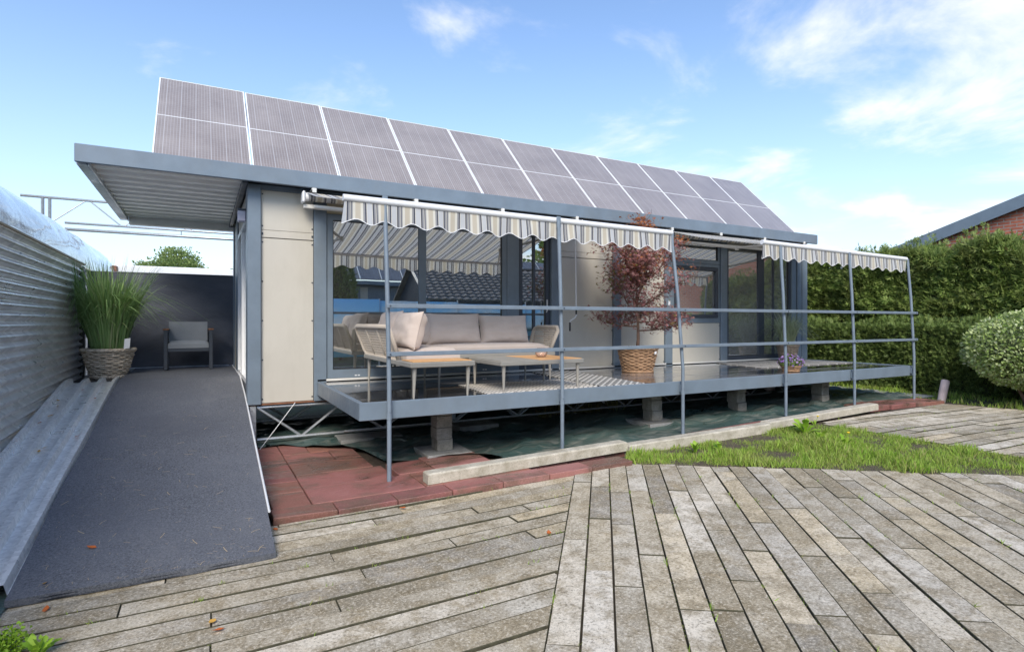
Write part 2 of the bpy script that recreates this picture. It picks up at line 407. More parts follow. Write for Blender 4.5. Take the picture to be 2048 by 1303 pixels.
LPUR = m_leaf('purple_petal', [(.30,.16,.50), (.42,.28,.62), (.36,.18,.50), (.55,.45,.68)])
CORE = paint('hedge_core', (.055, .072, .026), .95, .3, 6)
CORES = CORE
BARK = paint('bark', (.16, .10, .075), .85, .25, 14, .4, 60)
def m_solar():
    b = NB('solar_cells'); tc = b.N.new('ShaderNodeTexCoord'); s = b.sep(tc.outputs['UV'])
    def line(v, n, w):
        f = b.math('FRACT', b.math('MULTIPLY', v, n)); return b.math('LESS_THAN', b.math('ABSOLUTE', b.math('SUBTRACT', f, .5)), w)
    c = b.mix(b.noise(3, 3), (.13, .102, .090), (.185, .148, .130))
    c = b.mix(b.math('MULTIPLY', line(s[0], 30, .10), .55), c, (.36, .35, .37))
    c = b.mix(b.math('MULTIPLY', line(s[0], 6, .035), .4), c, (.46, .47, .5))
    c = b.mix(b.math('MULTIPLY', line(s[1], 20, .05), .28), c, (.34, .35, .38))
    c = b.mix(b.rng(b.noise(1.6, 6, .7), .35, .75, .22, .55), c, (.44, .40, .375))
    b.set('Base Color', c); b.set('Roughness', .12); b.set('Specular IOR Level', .6); b.set('Coat Weight', .55); b.set('Coat Roughness', .10); b.set('Coat IOR', 1.55); return b.m
SOLAR = m_solar()
def m_glass(name='window_glass', tint=(.55, .60, .58), refl=.60, haze=.05):
    b = NB(name); b.N.remove(b.p)
    t = b.N.new('ShaderNodeBsdfTransparent'); t.inputs[0].default_value = (*tint, 1); g = b.N.new('ShaderNodeBsdfGlossy'); g.inputs['Roughness'].default_value = .004; g.inputs['Color'].default_value = (.93, .95, .95, 1)
    fr = b.N.new('ShaderNodeFresnel'); fr.inputs['IOR'].default_value = 1.5
    n = b.N.new('ShaderNodeBump'); n.inputs['Strength'].default_value = .012; n.inputs['Distance'].default_value = .05; b.L.new(b.noise(1.1, 2), n.inputs['Height']); b.L.new(n.outputs[0], g.inputs['Normal'])
    f = b.math('ADD', b.math('MULTIPLY', fr.outputs[0], 1-refl), refl, clamp=True)
    mx = b.N.new('ShaderNodeMixShader'); b.L.new(f, mx.inputs[0]); b.L.new(t.outputs[0], mx.inputs[1]); b.L.new(g.outputs[0], mx.inputs[2])
    df = b.N.new('ShaderNodeBsdfDiffuse'); df.inputs[0].default_value = (.46, .46, .45, 1); m2 = b.N.new('ShaderNodeMixShader'); m2.inputs[0].default_value = haze
    b.L.new(mx.outputs[0], m2.inputs[1]); b.L.new(df.outputs[0], m2.inputs[2]); b.L.new(m2.outputs[0], b.out.inputs[0]); return b.m
GLASS = m_glass(); GLASSM = m_glass('glass_behind_insect_mesh', haze=.26, refl=.5)
def m_film():
    b = NB('polythene_film'); n = b.noise(2.4, 5, .6, dist=1.5, sc3=(1.5, .6, 1))
    b.set('Base Color', b.mix(b.rng(n, .35, .7), (.88, .88, .87), (.70, .71, .72))); b.set('Roughness', .14); b.set('Transmission Weight', .0); b.set('Coat Weight', .6); b.bump(n, .6, .06); return b.m
FILM = m_film()
def m_screen():
    b = NB('dark_screen_cloth'); n = b.noise(1.6, 5, .6, sc3=(.6, 1, 1.5), dist=1.2)
    b.set('Base Color', b.mix(b.rng(n, .3, .7), (.050, .058, .082), (.085, .095, .125))); b.set('Roughness', .55); b.bump(n, .5, .03); return b.m
SCREEN = m_screen()
def m_brick():
    b = NB('red_brick'); s = b.sep(); cb = b.N.new('ShaderNodeCombineXYZ'); b.L.new(s[1], cb.inputs[0]); b.L.new(s[2], cb.inputs[1])
    br = b.N.new('ShaderNodeTexBrick'); b.L.new(cb.outputs[0], br.inputs['Vector']); br.inputs['Scale'].default_value = 1; br.inputs['Brick Width'].default_value = .25; br.inputs['Row Height'].default_value = .077
    br.inputs['Mortar Size'].default_value = .011; br.inputs['Color1'].default_value = (.50, .155, .085, 1); br.inputs['Color2'].default_value = (.38, .11, .065, 1); br.inputs['Mortar'].default_value = (.36, .31, .27, 1)
    c = b.mix(b.rng(b.noise(9, 4), .35, .7, 0, .4), br.outputs['Color'], (.17, .06, .045)); b.set('Base Color', c); b.set('Roughness', .85); b.bump(b.math('SUBTRACT', 1.0, br.outputs['Fac']), .8, .012); return b.m
BRICK = m_brick()
def m_rug(name, kind):
    b = NB(name); s = b.sep(); fine = b.noise(150, 2, .7)
    def tri(v, n): return b.math('ABSOLUTE', b.math('SUBTRACT', b.math('FRACT', b.math('MULTIPLY', v, n)), .5))
    if kind == 'cream':
        z = b.math('FRACT', b.math('ADD', b.math('MULTIPLY', s[1], 13), b.math('MULTIPLY', tri(s[0], 7), 2.0)))
        c = b.mix(b.math('LESS_THAN', z, .36), (.66, .62, .56), (.20, .19, .18)); c = b.mix(b.rng(fine, .4, .7, 0, .5), c, (.40, .38, .35))
    elif kind == 'scale':
        d = b.math('ADD', tri(s[0], 9), tri(s[1], 9)); c = b.mix(b.math('LESS_THAN', b.math('ABSOLUTE', b.math('SUBTRACT', d, .48)), .17), (.055, .055, .06), (.56, .55, .52))
        c = b.mix(b.rng(fine, .45, .7, 0, .4), c, (.3, .3, .29))
    else:
        g = b.math('MINIMUM', tri(s[0], 3.6), tri(s[1], 4.2)); g2 = b.math('LESS_THAN', g, .055)
        c = b.mix(g2, (.17, .165, .16), (.62, .61, .58)); c = b.mix(b.rng(fine, .42, .6, 0, .6), c, (.32, .31, .30))
    b.set('Base Color', c); b.set('Roughness', .95); b.set('Specular IOR Level', .15); b.bump(fine, .6, .006); return b.m
GROUNDM = None
def m_ground():
    b = NB('ground_soil'); n = b.noise(.8, 6, .7); f = b.noise(30, 4, .7)
    c = b.mix(b.rng(n, .4, .6), (.085, .075, .055), (.075, .115, .03)); c = b.mix(b.rng(f, .4, .7, 0, .6), c, (.045, .04, .03)); b.set('Base Color', c); b.set('Roughness', .95); b.bump(f, .7, .03); return b.m
GROUNDM = m_ground()
BLACKP = paint('black_plastic', (.02, .02, .022), .35, .2)
ROOFT = paint('dark_roof_tile', (.17, .16, .15), .7, .25, 5)
DARKROOM = paint('interior_wall', (.42, .40, .37), .8, .05)
FLOORI = m_wood('interior_floor', (.22, .15, .10), (.33, .24, .16))
PINK = paint('pink_clay', (.66, .52, .49), .75, .15, 8)

# ================================================================== THE SETTING
# one ground sheet following the gentle rise, to the horizon
xs = [-400, -120, -40, -10, -2, 1, 2, 3, 4, 5, 6, 7, 7.98, 9, 12, 20, 60, 150, 400]
ys = [-400, -100, -30, -8, 0, 4, 8, 14, 30, 80, 200, 500]
tag(MB().grid(lambda u, v: (xs[u], ys[v], G(xs[u]) - 0.07), len(xs), len(ys)).build('ground', GROUNDM), kind='structure')

def clip(poly, a, b):           # keep the left side of a->b
    out = []; n = len(poly)
    def sd(p): return (b[0]-a[0])*(p[1]-a[1]) - (b[1]-a[1])*(p[0]-a[0])
    for i in range(n):
        p, q = poly[i], poly[(i+1) % n]; sp, sq = sd(p), sd(q)
        if sp >= 0: out.append(p)
        if (sp >= 0) != (sq >= 0):
            t = sp/(sp-sq); out.append((p[0]+(q[0]-p[0])*t, p[1]+(q[1]-p[1])*t))
    return out
def area(p): return .5*sum(p[i][0]*p[(i+1) % len(p)][1]-p[(i+1) % len(p)][0]*p[i][1] for i in range(len(p)))
def dedupe(p, eps=.012):
    out = []
    for q in p:
        if not out or math.dist(out[-1], q) > eps: out.append(q)
    while len(out) > 2 and math.dist(out[0], out[-1]) < eps: out.pop()
    return out
def in_view(x, y, mar=0.25):
    D = x*S_ + y*C_; r = x*C_ - y*S_
    if D < .5: return False
    return abs(r) < D*.9 + mar + .35 and D > 2.2
paving = tag(MB().grid(lambda u, v: ((-3.2, -1, 1, 2.5, 4, 6, 7.98, 9.5, 12.6)[u], (-1.5, 1, 3, 5.05)[v], G((-3.2, -1, 1, 2.5, 4, 6, 7.98, 9.5, 12.6)[u]) - 0.022), 9, 4).build('paving', SOIL), kind='structure')
joints = []
JOINT = paint('mossy_plank_side', (.060, .055, .032), .95, .4, 30, .4, 60)
def field(poly, ang, origin, w, lo, hi, extra=0.0):
    if area(poly) < 0: poly = poly[::-1]
    d = Vector((math.cos(ang), math.sin(ang))); nrm = Vector((-d.y, d.x)); o = Vector(origin)
    us = [(Vector(p)-o).dot(d) for p in poly]; vs_ = [(Vector(p)-o).dot(nrm) for p in poly]
    r0, r1 = math.floor(min(vs_)/w), math.ceil(max(vs_)/w)
    for r in range(r0, r1):
        u = min(us) - random.uniform(0, hi)
        while u < max(us):
            L_ = random.uniform(lo, hi); g = .0022 + random.random()*.0025
            e_ = g+extra*random.uniform(.7, 1.3); rect = [(u+g*.6, r*w+e_), (u+L_-g*.6, r*w+e_), (u+L_-g*.6, (r+1)*w-e_), (u+g*.6, (r+1)*w-e_)]
            q = [tuple(o + d*a + nrm*b) for a, b in rect]
            for i in range(len(poly)):
                if len(q) < 3: break
                q = clip(q, poly[i], poly[(i+1) % len(poly)])
            u += L_
            if len(q) < 3: continue
            q = dedupe(q)
            if len(q) < 3 or abs(area(q)) < .012: continue
            if not any(in_view(*p) for p in q): continue
            dz = random.uniform(-.006, .005); tl = random.uniform(-.018, .018); cx = sum(p[0] for p in q)/len(q); cy = sum(p[1] for p in q)/len(q)
            MB().prism(q, lambda p: G(p[0])-.06, lambda p: G(p[0])+dz+tl*((p[0]-cx)*nrm.x+(p[1]-cy)*nrm.y), .0032).build('paving_plank', [PLANK, JOINT], paving).data.polygons.foreach_set('material_index', [1]*(2*len(q))+[0, 1])
            for i in range(len(q)):
                joints.append((q[i], q[(i+1) % len(q)]))
SEAM = R(52.3); sa_ = gnd(1140, 1000)
s_top = (sa_[0]+(4.70-sa_[1])/math.tan(SEAM), 4.70); s_bot = (s_top[0]-5.2*math.cos(SEAM), s_top[1]-5.2*math.sin(SEAM))
field([(-3.0, 1.2), (s_top[0]-3.5/math.tan(SEAM), 1.2), s_top, (.46, 4.82), (-3.0, 4.82)], R(-.6), (0, 3.9), .172, 1.2, 2.6, .0018)
LAWN = [gnd(1255, 926), gnd(1500, 932), gnd(1760, 942), gnd(2048, 950), (7.35, 1.6), (7.42, 4.80), (6.5, 4.86), (4.26, 5.02)]
field([s_bot, (5.5, -1.2), (8.2, .7), gnd(2048, 950), gnd(1255, 926), s_top], SEAM, s_top, .172, .75, 1.5)
field([(7.45, 1.4), (11.6, 1.4), (11.6, 3.2), (11.0, 4.95), (7.45, 4.86)], R(-3.5), (7.45, 4.8), .185, .9, 1.7, .0025)

# the little lawn: earth bed + blades
lawn_bed = MB().prism(LAWN, lambda p: G(p[0])-.06, lambda p: G(p[0])-.004); tag(lawn_bed.build('lawn_soil', SOIL), kind='structure')
def in_poly(x, y, P):
    ins = np.zeros(len(x), bool); n = len(P)
    for i in range(n):
        (x1, y1), (x2, y2) = P[i], P[(i+1) % n]
        c = ((y1 > y) != (y2 > y)) & (x < (x2-x1)*(y-y1)/(y2-y1+1e-12)+x1); ins ^= c
    return ins
gfun = np.vectorize(G)
BLADE_V = [(-.06,0,0),(.06,0,0),(.045,.10,.5),(-.045,.10,.5),(0,.34,1.0)]; BLADE_F = [(0,1,2,3),(3,2,4)]
def blades(name, n, bbox, inside, h0, h1, mat, lab, cat, clump=None, zoff=0.0):
    x = rng.uniform(bbox[0], bbox[1], n*3); y = rng.uniform(bbox[2], bbox[3], n*3)
    k = inside(x, y); x, y = x[k][:n], y[k][:n]; m = len(x)
    cl = np.array([mnoise.noise(Vector((a*1.7, b*1.7, 3.3))) + .6*mnoise.noise(Vector((a*5.1, b*5.1, 1.3))) for a, b in zip(x, y)])
    h = (h0 + (h1-h0)*rng.random(m)) * np.clip(.85 + 1.5*cl, .18, 2.2)
    az = rng.uniform(0, 2*np.pi, m); lean = rng.uniform(.05, .75, m)
    zx = np.stack([np.cos(az)*lean, np.sin(az)*lean, np.ones(m)], 1)
    x = x + rng.normal(size=m)*.022; y = y + rng.normal(size=m)*.022
    pos = np.stack([x, y, gfun(x) - .006 + zoff], 1)
    o = scatter(name, BLADE_V, BLADE_F, pos, frames(zx), h, mat, origin=(float(x.mean()), float(y.mean()), 0.1))
    return tag(o, lab, cat, kind='stuff')
def edge_fade(P):
    def f(x, y): return in_poly(x, y, P)
    return f
blades('lawn_grass', 34000, (3.9, 7.5, 1.5, 5.1), edge_fade(LAWN), .025, .075, LGRASS, 'bright green tufty lawn wedge between the concrete kerb and the planks', 'grass')
# verge by the hedge
VERGE = [(11.15, 1.5), (12.9, 1.5), (12.9, 9.5), (11.9, 9.5), (11.15, 5.3)]
blades('verge_grass', 9000, (11.0, 12.9, 1.5, 9.5), edge_fade(VERGE), .03, .085, LGRASS, 'thin strip of rough grass along the foot of the hedge', 'grass', zoff=.0)
blades('dry_weeds', 700, (4.2, 7.2, 7.15, 7.65), lambda x, y: np.array([mnoise.noise(Vector((a*2.1, b*2.1, 5))) > .05 for a, b in zip(x, y)]), .08, .22, m_leaf('dry_weed', [(.20,.16,.08), (.14,.16,.05), (.28,.22,.12)]), 'dry weeds growing at the foot of the chassis under the house', 'weeds')
# weeds in the joints
def weeds():
    P = []; 
    for (a, b) in joints:
        L_ = math.dist(a, b)
        if L_ < .3: continue
        for _ in range(int(L_*1.1 + random.random()*.8)):
            if random.random() < .55: continue
            t = random.random(); c = (a[0]+(b[0]-a[0])*t, a[1]+(b[1]-a[1])*t); 
            dx, dy = (b[0]-a[0])/L_, (b[1]-a[1])/L_; ln = random.uniform(.01, .07)
            for _ in range(random.randint(4, 16)):
                e = random.gauss(0, ln); P.append((c[0]+dx*e+random.gauss(0, .005), c[1]+dy*e+random.gauss(0, .005)))
    P = np.array(P); m = len(P); az = rng.uniform(0, 2*np.pi, m); lean = rng.uniform(.1, 1.3, m)
    zx = np.stack([np.cos(az)*lean, np.sin(az)*lean, np.ones(m)], 1)
    pos = np.stack([P[:, 0], P[:, 1], gfun(P[:, 0])-.008], 1)
    tag(scatter('joint_weeds', BLADE_V, BLADE_F, pos, frames(zx), rng.uniform(.015, .045, m), LGRASS, origin=(2.5, 3.5, .03)), 'tiny green weeds sprouting from the joints of the plank paving', 'weeds', kind='stuff')
    # moss lining the joints
    Q = []
    for (a, b) in joints:
        L_ = math.dist(a, b); ph = random.uniform(0, 50)
        for k in range(int(L_*60)):
            t = random.random()
            if mnoise.noise(Vector((a[0]*.9+t*3, a[1]*.9, ph))) < .12: continue
            Q.append((a[0]+(b[0]-a[0])*t+random.gauss(0, .004), a[1]+(b[1]-a[1])*t+random.gauss(0, .004)))
    Q = np.array(Q); m = len(Q); zx = np.stack([rng.normal(size=m)*.8, rng.normal(size=m)*.8, np.ones(m)], 1)
    tv = [(-.5,-.5,0),(.5,-.5,0),(.5,.5,0),(-.5,.5,0),(0,0,.7)]
    tag(scatter('joint_moss', tv, [(0,1,4),(1,2,4),(2,3,4),(3,0,4)], np.stack([Q[:,0], Q[:,1], gfun(Q[:,0])-.014], 1), frames(zx), rng.uniform(.006, .016, m), MOSS, origin=(2.5, 3.5, .02)), 'dark moss filling the joints between the planks', 'moss', kind='stuff')
MOSS = m_leaf('moss', [(.035,.035,.015), (.06,.065,.02), (.14,.17,.03), (.05,.038,.022)], trans=.05)
weeds()

# broad-leaved weeds in the lawn (dandelions)
LEAFV = [(0,0,0),(.10,.25,.10),(.06,.32,.12),(.17,.55,.20),(.11,.62,.22),(.16,.82,.22),(0,1,.16),(-.16,.82,.22),(-.11,.62,.22),(-.17,.55,.20),(-.06,.32,.12),(-.10,.25,.10)]
LEAFF = [(0,1,2,10,11),(2,3,4,8,9,10),(4,5,6,7,8)]
def rosette(name, label, cat, x, y, z, n, l0, l1, mat, up=.5, group=None, flower=None):
    pos, rot, s = [], [], []
    for i in range(n):
        a = 2*math.pi*i/n*1.6 + random.uniform(-.3, .3); u = random.uniform(.1, up+.45)
        pos.append((x, y, z)); rot.append(np.array(Matrix.Rotation(a, 3, 'Z') @ Matrix.Rotation(u, 3, 'X') @ Matrix.Rotation(random.uniform(-.3, .3), 3, 'Y'))); s.append(random.uniform(l0, l1))
    if flower:
        t = thing(name, label, cat, (x, y, z), group); scatter('leaves', LEAFV, LEAFF, pos, np.array(rot), s, mat, parent=t)
        fx, fy = x+.03, y-.02
        MB().tube([(x, y, z), (fx, fy, z+flower)], .003, 5).build('stem', LWEED, t)
        MB().lathe([(.004, z+flower), (.016, z+flower+.006), (.018, z+flower+.011), (.010, z+flower+.016), (.002, z+flower+.017)], fx, fy, 10).build('flower_head', YEL, t)
        return t
    return tag(scatter(name, LEAFV, LEAFF, pos, np.array(rot), s, mat, origin=(x, y, z)), label, cat, group)
YEL = paint('yellow_petal', (.80, .55, .03), .6, .1)
dn = [(1612, 868, 'dandelion with tall light green leaves at the back of the lawn wedge', 14, .14, .26, None), (1690, 893, 'dandelion with a yellow flower, near the right tip of the lawn', 10, .10, .17, .16),
      (1640, 885, 'broad dandelion clump in the middle of the lawn wedge', 13, .12, .2, None), (1390, 905, 'low dandelion rosette near the left end of the lawn', 12, .09, .15, None), (1440, 903, 'yellowish dandelion rosette beside the low one on the lawn', 10, .08, .14, None), (1630, 850, 'dandelion with a small yellow flower close to the kerb beam', 8, .07, .12, .12)]
for (px, py, lab, n, l0, l1, fl) in dn:
    x, y = gnd(px, py); rosette('dandelion', lab, 'weed', x, y, G(x)-.004, n, l0, l1, LWEED, .7, 'dandelions in the lawn', fl)
rosette('salad_plant', 'bright green leafy plant in the near left corner of the paving', 'plant', -.68, 3.47, .0, 16, .07, .13, LWEED, .8)
pos = rng.normal(size=(900, 3))*[.045, .045, .035] + [-.83, 3.56, .05]
tag(scatter('parsley_plant', [(-.5,0,0),(.5,0,0),(.35,.5,.2),(0,.8,.1),(-.35,.5,.2)], [(0,1,2,3,4)], pos, frames(rng.normal(size=(900, 3))+[0,0,.8]), rng.uniform(.010, .022, 900), LWEED, origin=(-.83, 3.56, 0)), 'curly bright green herb clump at the near left edge of the paving', 'plant')

# ------------------------------------------------------------------ red rubber tiles
tiles = tag(MB().prism([(.5, 4.86), (3.98, 4.66), (3.9, 5.3), (2.0, 6.2), (1.7, 7.7), (.55, 8.35)], lambda p: G(p[0])-.05, lambda p: G(p[0])-.012).build('tile_paving', SOIL), kind='structure')
def tile(q, top=.045, lift=0.0):
    dz = random.uniform(-.004, .004)
    MB().prism([(p[0], p[1]) for p in q], lambda p: G(p[0])-.03+lift, lambda p: G(p[0])+top+dz+lift, .006).build('rubber_tile', TILE, tiles)
def trect(x0, x1, y0, y1, sk=-.055, rot=0):
    g = .005; f = lambda x, y: (x, y + sk*(x-.5))
    return [f(x0+g, y0+g), f(x1-g, y0+g), f(x1-g, y1-g), f(x0+g, y1-g)]
for i in range(7): tile(trect(.5+i*.5, 1.0+i*.5, 4.85, 5.10))
colA = [(5.10, 5.55), (5.55, 5.92), (5.92, 6.30), (6.30, 6.75), (6.75, 7.5)]
for a, b_ in colA: tile(trect(.52, .84, a, b_))
for a, b_, x1 in [(5.10, 5.60, 1.84), (5.60, 6.10, 1.70), (6.10, 6.60, 1.62), (6.60, 7.10, 1.34)]: tile(trect(.84, x1, a, b_))
tile(trect(1.34, 1.62, 6.60, 7.12)); tile(trect(.84, 1.14, 7.10, 7.9)); tile(trect(.54, .84, 7.5, 8.2)); tile(trect(1.14, 1.68, 7.12, 7.6))
tile(trect(1.84, 2.4, 5.10, 5.62), lift=.003); tile(trect(2.40, 2.95, 5.10, 5.60)); tile(trect(1.74, 2.12, 5.62, 6.1)); tile(trect(2.12, 2.75, 5.62, 6.15), lift=.01)
for i in range(9): tile(trect(2.95+i*.5, 3.45+i*.5, 5.12+.012*i, 5.38+.012*i, sk=-.02), top=.030)
tile([(9.1, 5.12), (9.7, 5.12), (9.7, 5.55), (9.1, 5.5)], .05); tile([(9.72, 5.10), (10.4, 5.08), (10.4, 5.5), (9.72, 5.52)], .04); tile([(10.42, 5.05), (11.15, 5.0), (11.15, 5.45), (10.42, 5.48)], .035)

# ------------------------------------------------------------------ tarpaulin under the house
def tarp():
    X = np.linspace(.62, 11.4, 150); Y = np.linspace(5.34, 9.6, 70); m = MB()
    def P(u, v):
        x = X[u]; y = Y[v]
        if x < 3.0 and y < 7.6: y = max(y, 7.6 - (x-.9)*1.0 if x < 1.75 else 6.2 - (x-1.75)*.45)
        f = min(1, max(0, (y-5.4)/.4))
        w1 = 1-abs(mnoise.noise(Vector((x*.9+y*.5, y*1.7, 0)))); w2 = 1-abs(mnoise.noise(Vector((x*1.7-y, y*2.6+x*.4, 5)))); h = .065*w1**6 + .04*w2**7 + .004*mnoise.noise(Vector((x*9, y*9, 2)))
        h += .10*max(0, mnoise.noise(Vector((x*.5+2, y*.9, 9))))*min(1, max(0, (y-6.0)))
        return (x, y, G(x) + .008 + max(0, h)*(.25+.75*f))
    m.grid(P, 150, 70); return m.build('tarpaulin', TARP, None, True, origin=(6, 7, .2))
tag(tarp(), 'dark green wrinkled plastic tarpaulin spread on the ground under the raised house', 'tarpaulin')
tag(MB().grid(lambda u, v: (-1.75+u*.1, 3.95+v*.1, .012+.02*abs(mnoise.noise(Vector((u*.5, v*.5, 3))))), 9, 40).build('ground_sheet', TARP, None, True, origin=(-1.4, 5, 0)), 'dark green plastic sheet poking out below the galvanised ramp sheet', 'plastic sheet')
def slab(x0, x1, y0, y1, lab, z=None, top=.05): 
    z = G(x0) if z is None else z
    tag(MB().cbox(x0, x1, y0, y1, z+.0, z+top, .006).build('paving_slab', SLAB, origin=((x0+x1)/2, (y0+y1)/2, z)), lab, 'slab', 'loose slabs under the house')
slab(1.55, 2.35, 7.30, 7.72, 'pale concrete slab on the tarpaulin beside the red tiles', top=.09)
slab(3.1, 3.7, 7.15, 7.55, 'pale concrete slab behind the nearest block pier', top=.10)
tag(MB().grid(lambda u, v: ((9.3, 10.2, 11.1, 12.0)[u], (5.5, 6.6, 8.0, 9.5)[v], .225), 4, 4).build('concrete_path', SLAB), kind='structure')

# ------------------------------------------------------------------ kerb beams
def beam(a, b, lab, w=.15, h0=.04, h1=.15):
    a = Vector(a); b = Vector(b); d = (b-a).normalized(); n = Vector((-d.y, d.x)); g = d*.006
    q = [a+g, b-g, b-g+n*w, a+g+n*w]
    tag(MB().prism([tuple(p) for p in q], lambda p: G(p[0])+h0, lambda p: G(p[0])+h1, .014).build('kerb_beam', KERB, origin=(a.x, a.y, G(a.x))), lab, 'kerb beam', 'concrete kerb beams in front of the deck')
beam((1.86, 5.05), (4.22, 5.00), 'long pale concrete beam lying on the red tiles', h0=.048, h1=.15)
beam((4.22, 4.98), (6.48, 4.86), 'middle concrete kerb beam along the back of the lawn wedge', h0=-.03, h1=.11)
beam((6.48, 4.88), (9.12, 4.97), 'concrete kerb beam beside the dandelions, furthest to the right', h0=.03, h1=.125)

# ================================================================== THE RAMP
RY0, RY1, RZ0, RZ1 = 4.13, 9.2, .018, .785
def rz(y): return RZ0 + (min(max(y, RY0), RY1)-RY0)/(RY1-RY0)*(RZ1-RZ0)
ramp = thing('ramp', 'sloping access ramp with dark carpet and ribbed galvanised sheets', 'ramp', (-.3, 4.13, 0))
yy = [RY0, 4.8, 5.8, 6.8, 7.8, 8.7, 9.1, 9.3, 9.6, 11.55]
def xr(y): return .445 + .05*min(1, max(0, (y-4.13)/4))
def xl(y): return -.965 + .02*mnoise.noise(Vector((y*.8, 0, 0)))
YC = np.linspace(RY0, 11.55, 60)
m = MB()
m.grid(lambda u, v: ((xl(YC[u])*(1-v/12)+xr(YC[u])*v/12), YC[u] + (.012*mnoise.noise(Vector((v*.7, 0, 4))) if u == 0 else 0), rz(YC[u])+.030+.006*mnoise.noise(Vector((v*.6, YC[u]*1.3, 0)))*(YC[u] > 4.3)), 60, 13, True)
m.grid(lambda u, v: ((xl(RY0)*(1-v/12)+xr(RY0)*v/12), RY0+.012*mnoise.noise(Vector((v*.7, 0, 4)))+(.004 if u == 0 else 0), rz(RY0)+(-.012 if u == 0 else .030+.006*mnoise.noise(Vector((v*.6, RY0*1.3, 0)))*0)), 2, 13, True)
m.build('carpet', CARPET, ramp, True, auto=40)
m = MB(); m.grid(lambda u, v: ((-.93, .43)[v], YC[u], rz(YC[u])+.012), 60, 2, True); 
m.grid(lambda u, v: ((-.93, .43)[v], YC[u], rz(YC[u])-.005), 60, 2); m.build('ramp_board', BLACKP, ramp)
m = MB(); m.tube([(xr(y)+.012, y, rz(y)+.028) for y in np.linspace(4.75, 11.5, 30)], .010, 6); m.build('edge_strip', WHITE, ramp)
m = MB(); m.box(.40, .44, 5.2, 11.5, .05, .10); 
for y in (6.2, 7.2, 8.2, 9.2, 10.4):
    m.box(.38, .42, y, y+.05, .0, rz(y)-.02); m.box(-.9, -.86, y, y+.05, .0, rz(y)-.02)
m.build('support_frame', TRUSSM, ramp)
# ribbed sheet: three sheet lengths
prof = []; x = -1.60
ribs = [-1.53, -1.345, -1.165, -1.01]
for c in ribs: prof += [(c-.034, 0), (c-.019, .060), (c+.019, .060), (c+.034, 0)]
prof = [(-1.60, 0)] + prof + [(-.90, 0)]
for (a, b_, dz) in ((4.26, 6.6, .004), (6.5, 9.55, .0)):
    Y2 = np.linspace(a, b_, 12)
    m = MB(); m.grid(lambda u, v: (prof[v][0], Y2[u], rz(min(Y2[u], 9.2))-.008+dz+prof[v][1]), 12, len(prof), True)
    m.build('ribbed_sheet', RAMPM, ramp)
one('platform_tray', BLACKP, ramp, -1.56, -.86, 9.58, 11.5, .70, .775, c=.01)
one('sheet_flashing', GALV, ramp, -1.6, .45, 11.52, 11.58, .74, .82)

# ================================================================== THE HOUSE
YW = 7.74; HX0, HX1 = .50, 11.42; ZB, ZT = .57, 3.30; YB = 11.30
home = thing('mobile_home', 'long beige and grey-blue raised mobile home with glass doors and a roof canopy', 'house', (5.9, 7.74, 0))
H = lambda name, mat, *b, c=.004: one(name, mat, home, *b, c=c)
H('floor_slab', STEELD, HX0+.03, HX1-.03, YW+.06, YB, ZB+.02, .80)
MB().box(HX0+.1, HX1-.1, YW+.15, YB-.12, .801, .812).build('floor_covering', FLOORI, home)
H('back_wall', BEIGE, HX0+.02, HX1-.02, YB-.10, YB, .812, ZT)
H('end_wall', BEIGE, HX1-.12, HX1-.02, YW+.15, YB-.10, .812, ZT-.04)
MB().box(HX0+.12, HX1-.12, YW+.15, YB-.10, 3.262, 3.285).build('ceiling', DARKROOM, home)
for x in (4.98, 8.80): MB().box(x, x+.08, YW+.16, YB-.10, .812, 3.26).build('partition', DARKROOM, home)
H('skirting_strip', OFFW, 1.33, HX1, YW-.045, YW-.02, .822, .852)
one('sill_beam', RUST, home, HX0, HX1, YW-.025, YW+.05, ZB-.012, ZB+.006)
H('head_beam', STEEL, .66, HX1-.34, YW-.012, YW+.10, 3.245, 3.31)
cols = [(.505, .66, -.055), (1.29, 1.45, -.045), (4.13, 4.34, -.03), (4.93, 5.075, -.045), (6.19, 6.35, -.045), (7.37, 7.54, -.045), (8.80, 8.975, -.04), (10.93, 11.08, -.03), (11.10, 11.24, -.045), (11.25, 11.42, -.055)]
for (a, b_, d) in cols: H('column', STEEL, a, b_, YW+d, YW+.12, ZB, 3.30, c=.008)
def panel(x0, x1, z0, z1, mat=BEIGE, screws=True):
    p = MB().cbox(x0+.004, x1-.004, YW-.002, YW+.03, z0, z1, .003).build('wall_panel', mat, home)
    if screws:
        m = MB()
        for x in (x0+.018, x1-.018):
            for z in np.linspace(z0+.05, z1-.05, max(2, int((z1-z0)/.5)+1)): m.cbox(x-.009, x+.009, YW-.009, YW-.001, z-.009, z+.009, .003)
        m.build('screw', STEELD, p)['kind'] = 'stuff'
for (a, b_) in ((.66, 1.29), (5.075, 6.19), (6.35, 7.37)):
    z0 = ZB+.012 if a < 1 else .83
    panel(a, b_, z0, 2.645); panel(a, b_, 2.655, 2.745); panel(a, b_, 2.748, 3.243)
panel(1.45, 4.13, 3.02, 3.243, SAND)
panel(7.54, 8.80, .83, 1.575); panel(4.34, 4.93, 3.03, 3.243); panel(8.975, 10.93, 3.10, 3.243); panel(7.54, 8.80, 3.17, 3.243)
MB().box(.67, HX1-.1, YW+.10, YW+.13, ZB+.02, .83).build('plinth', STEELD, home)
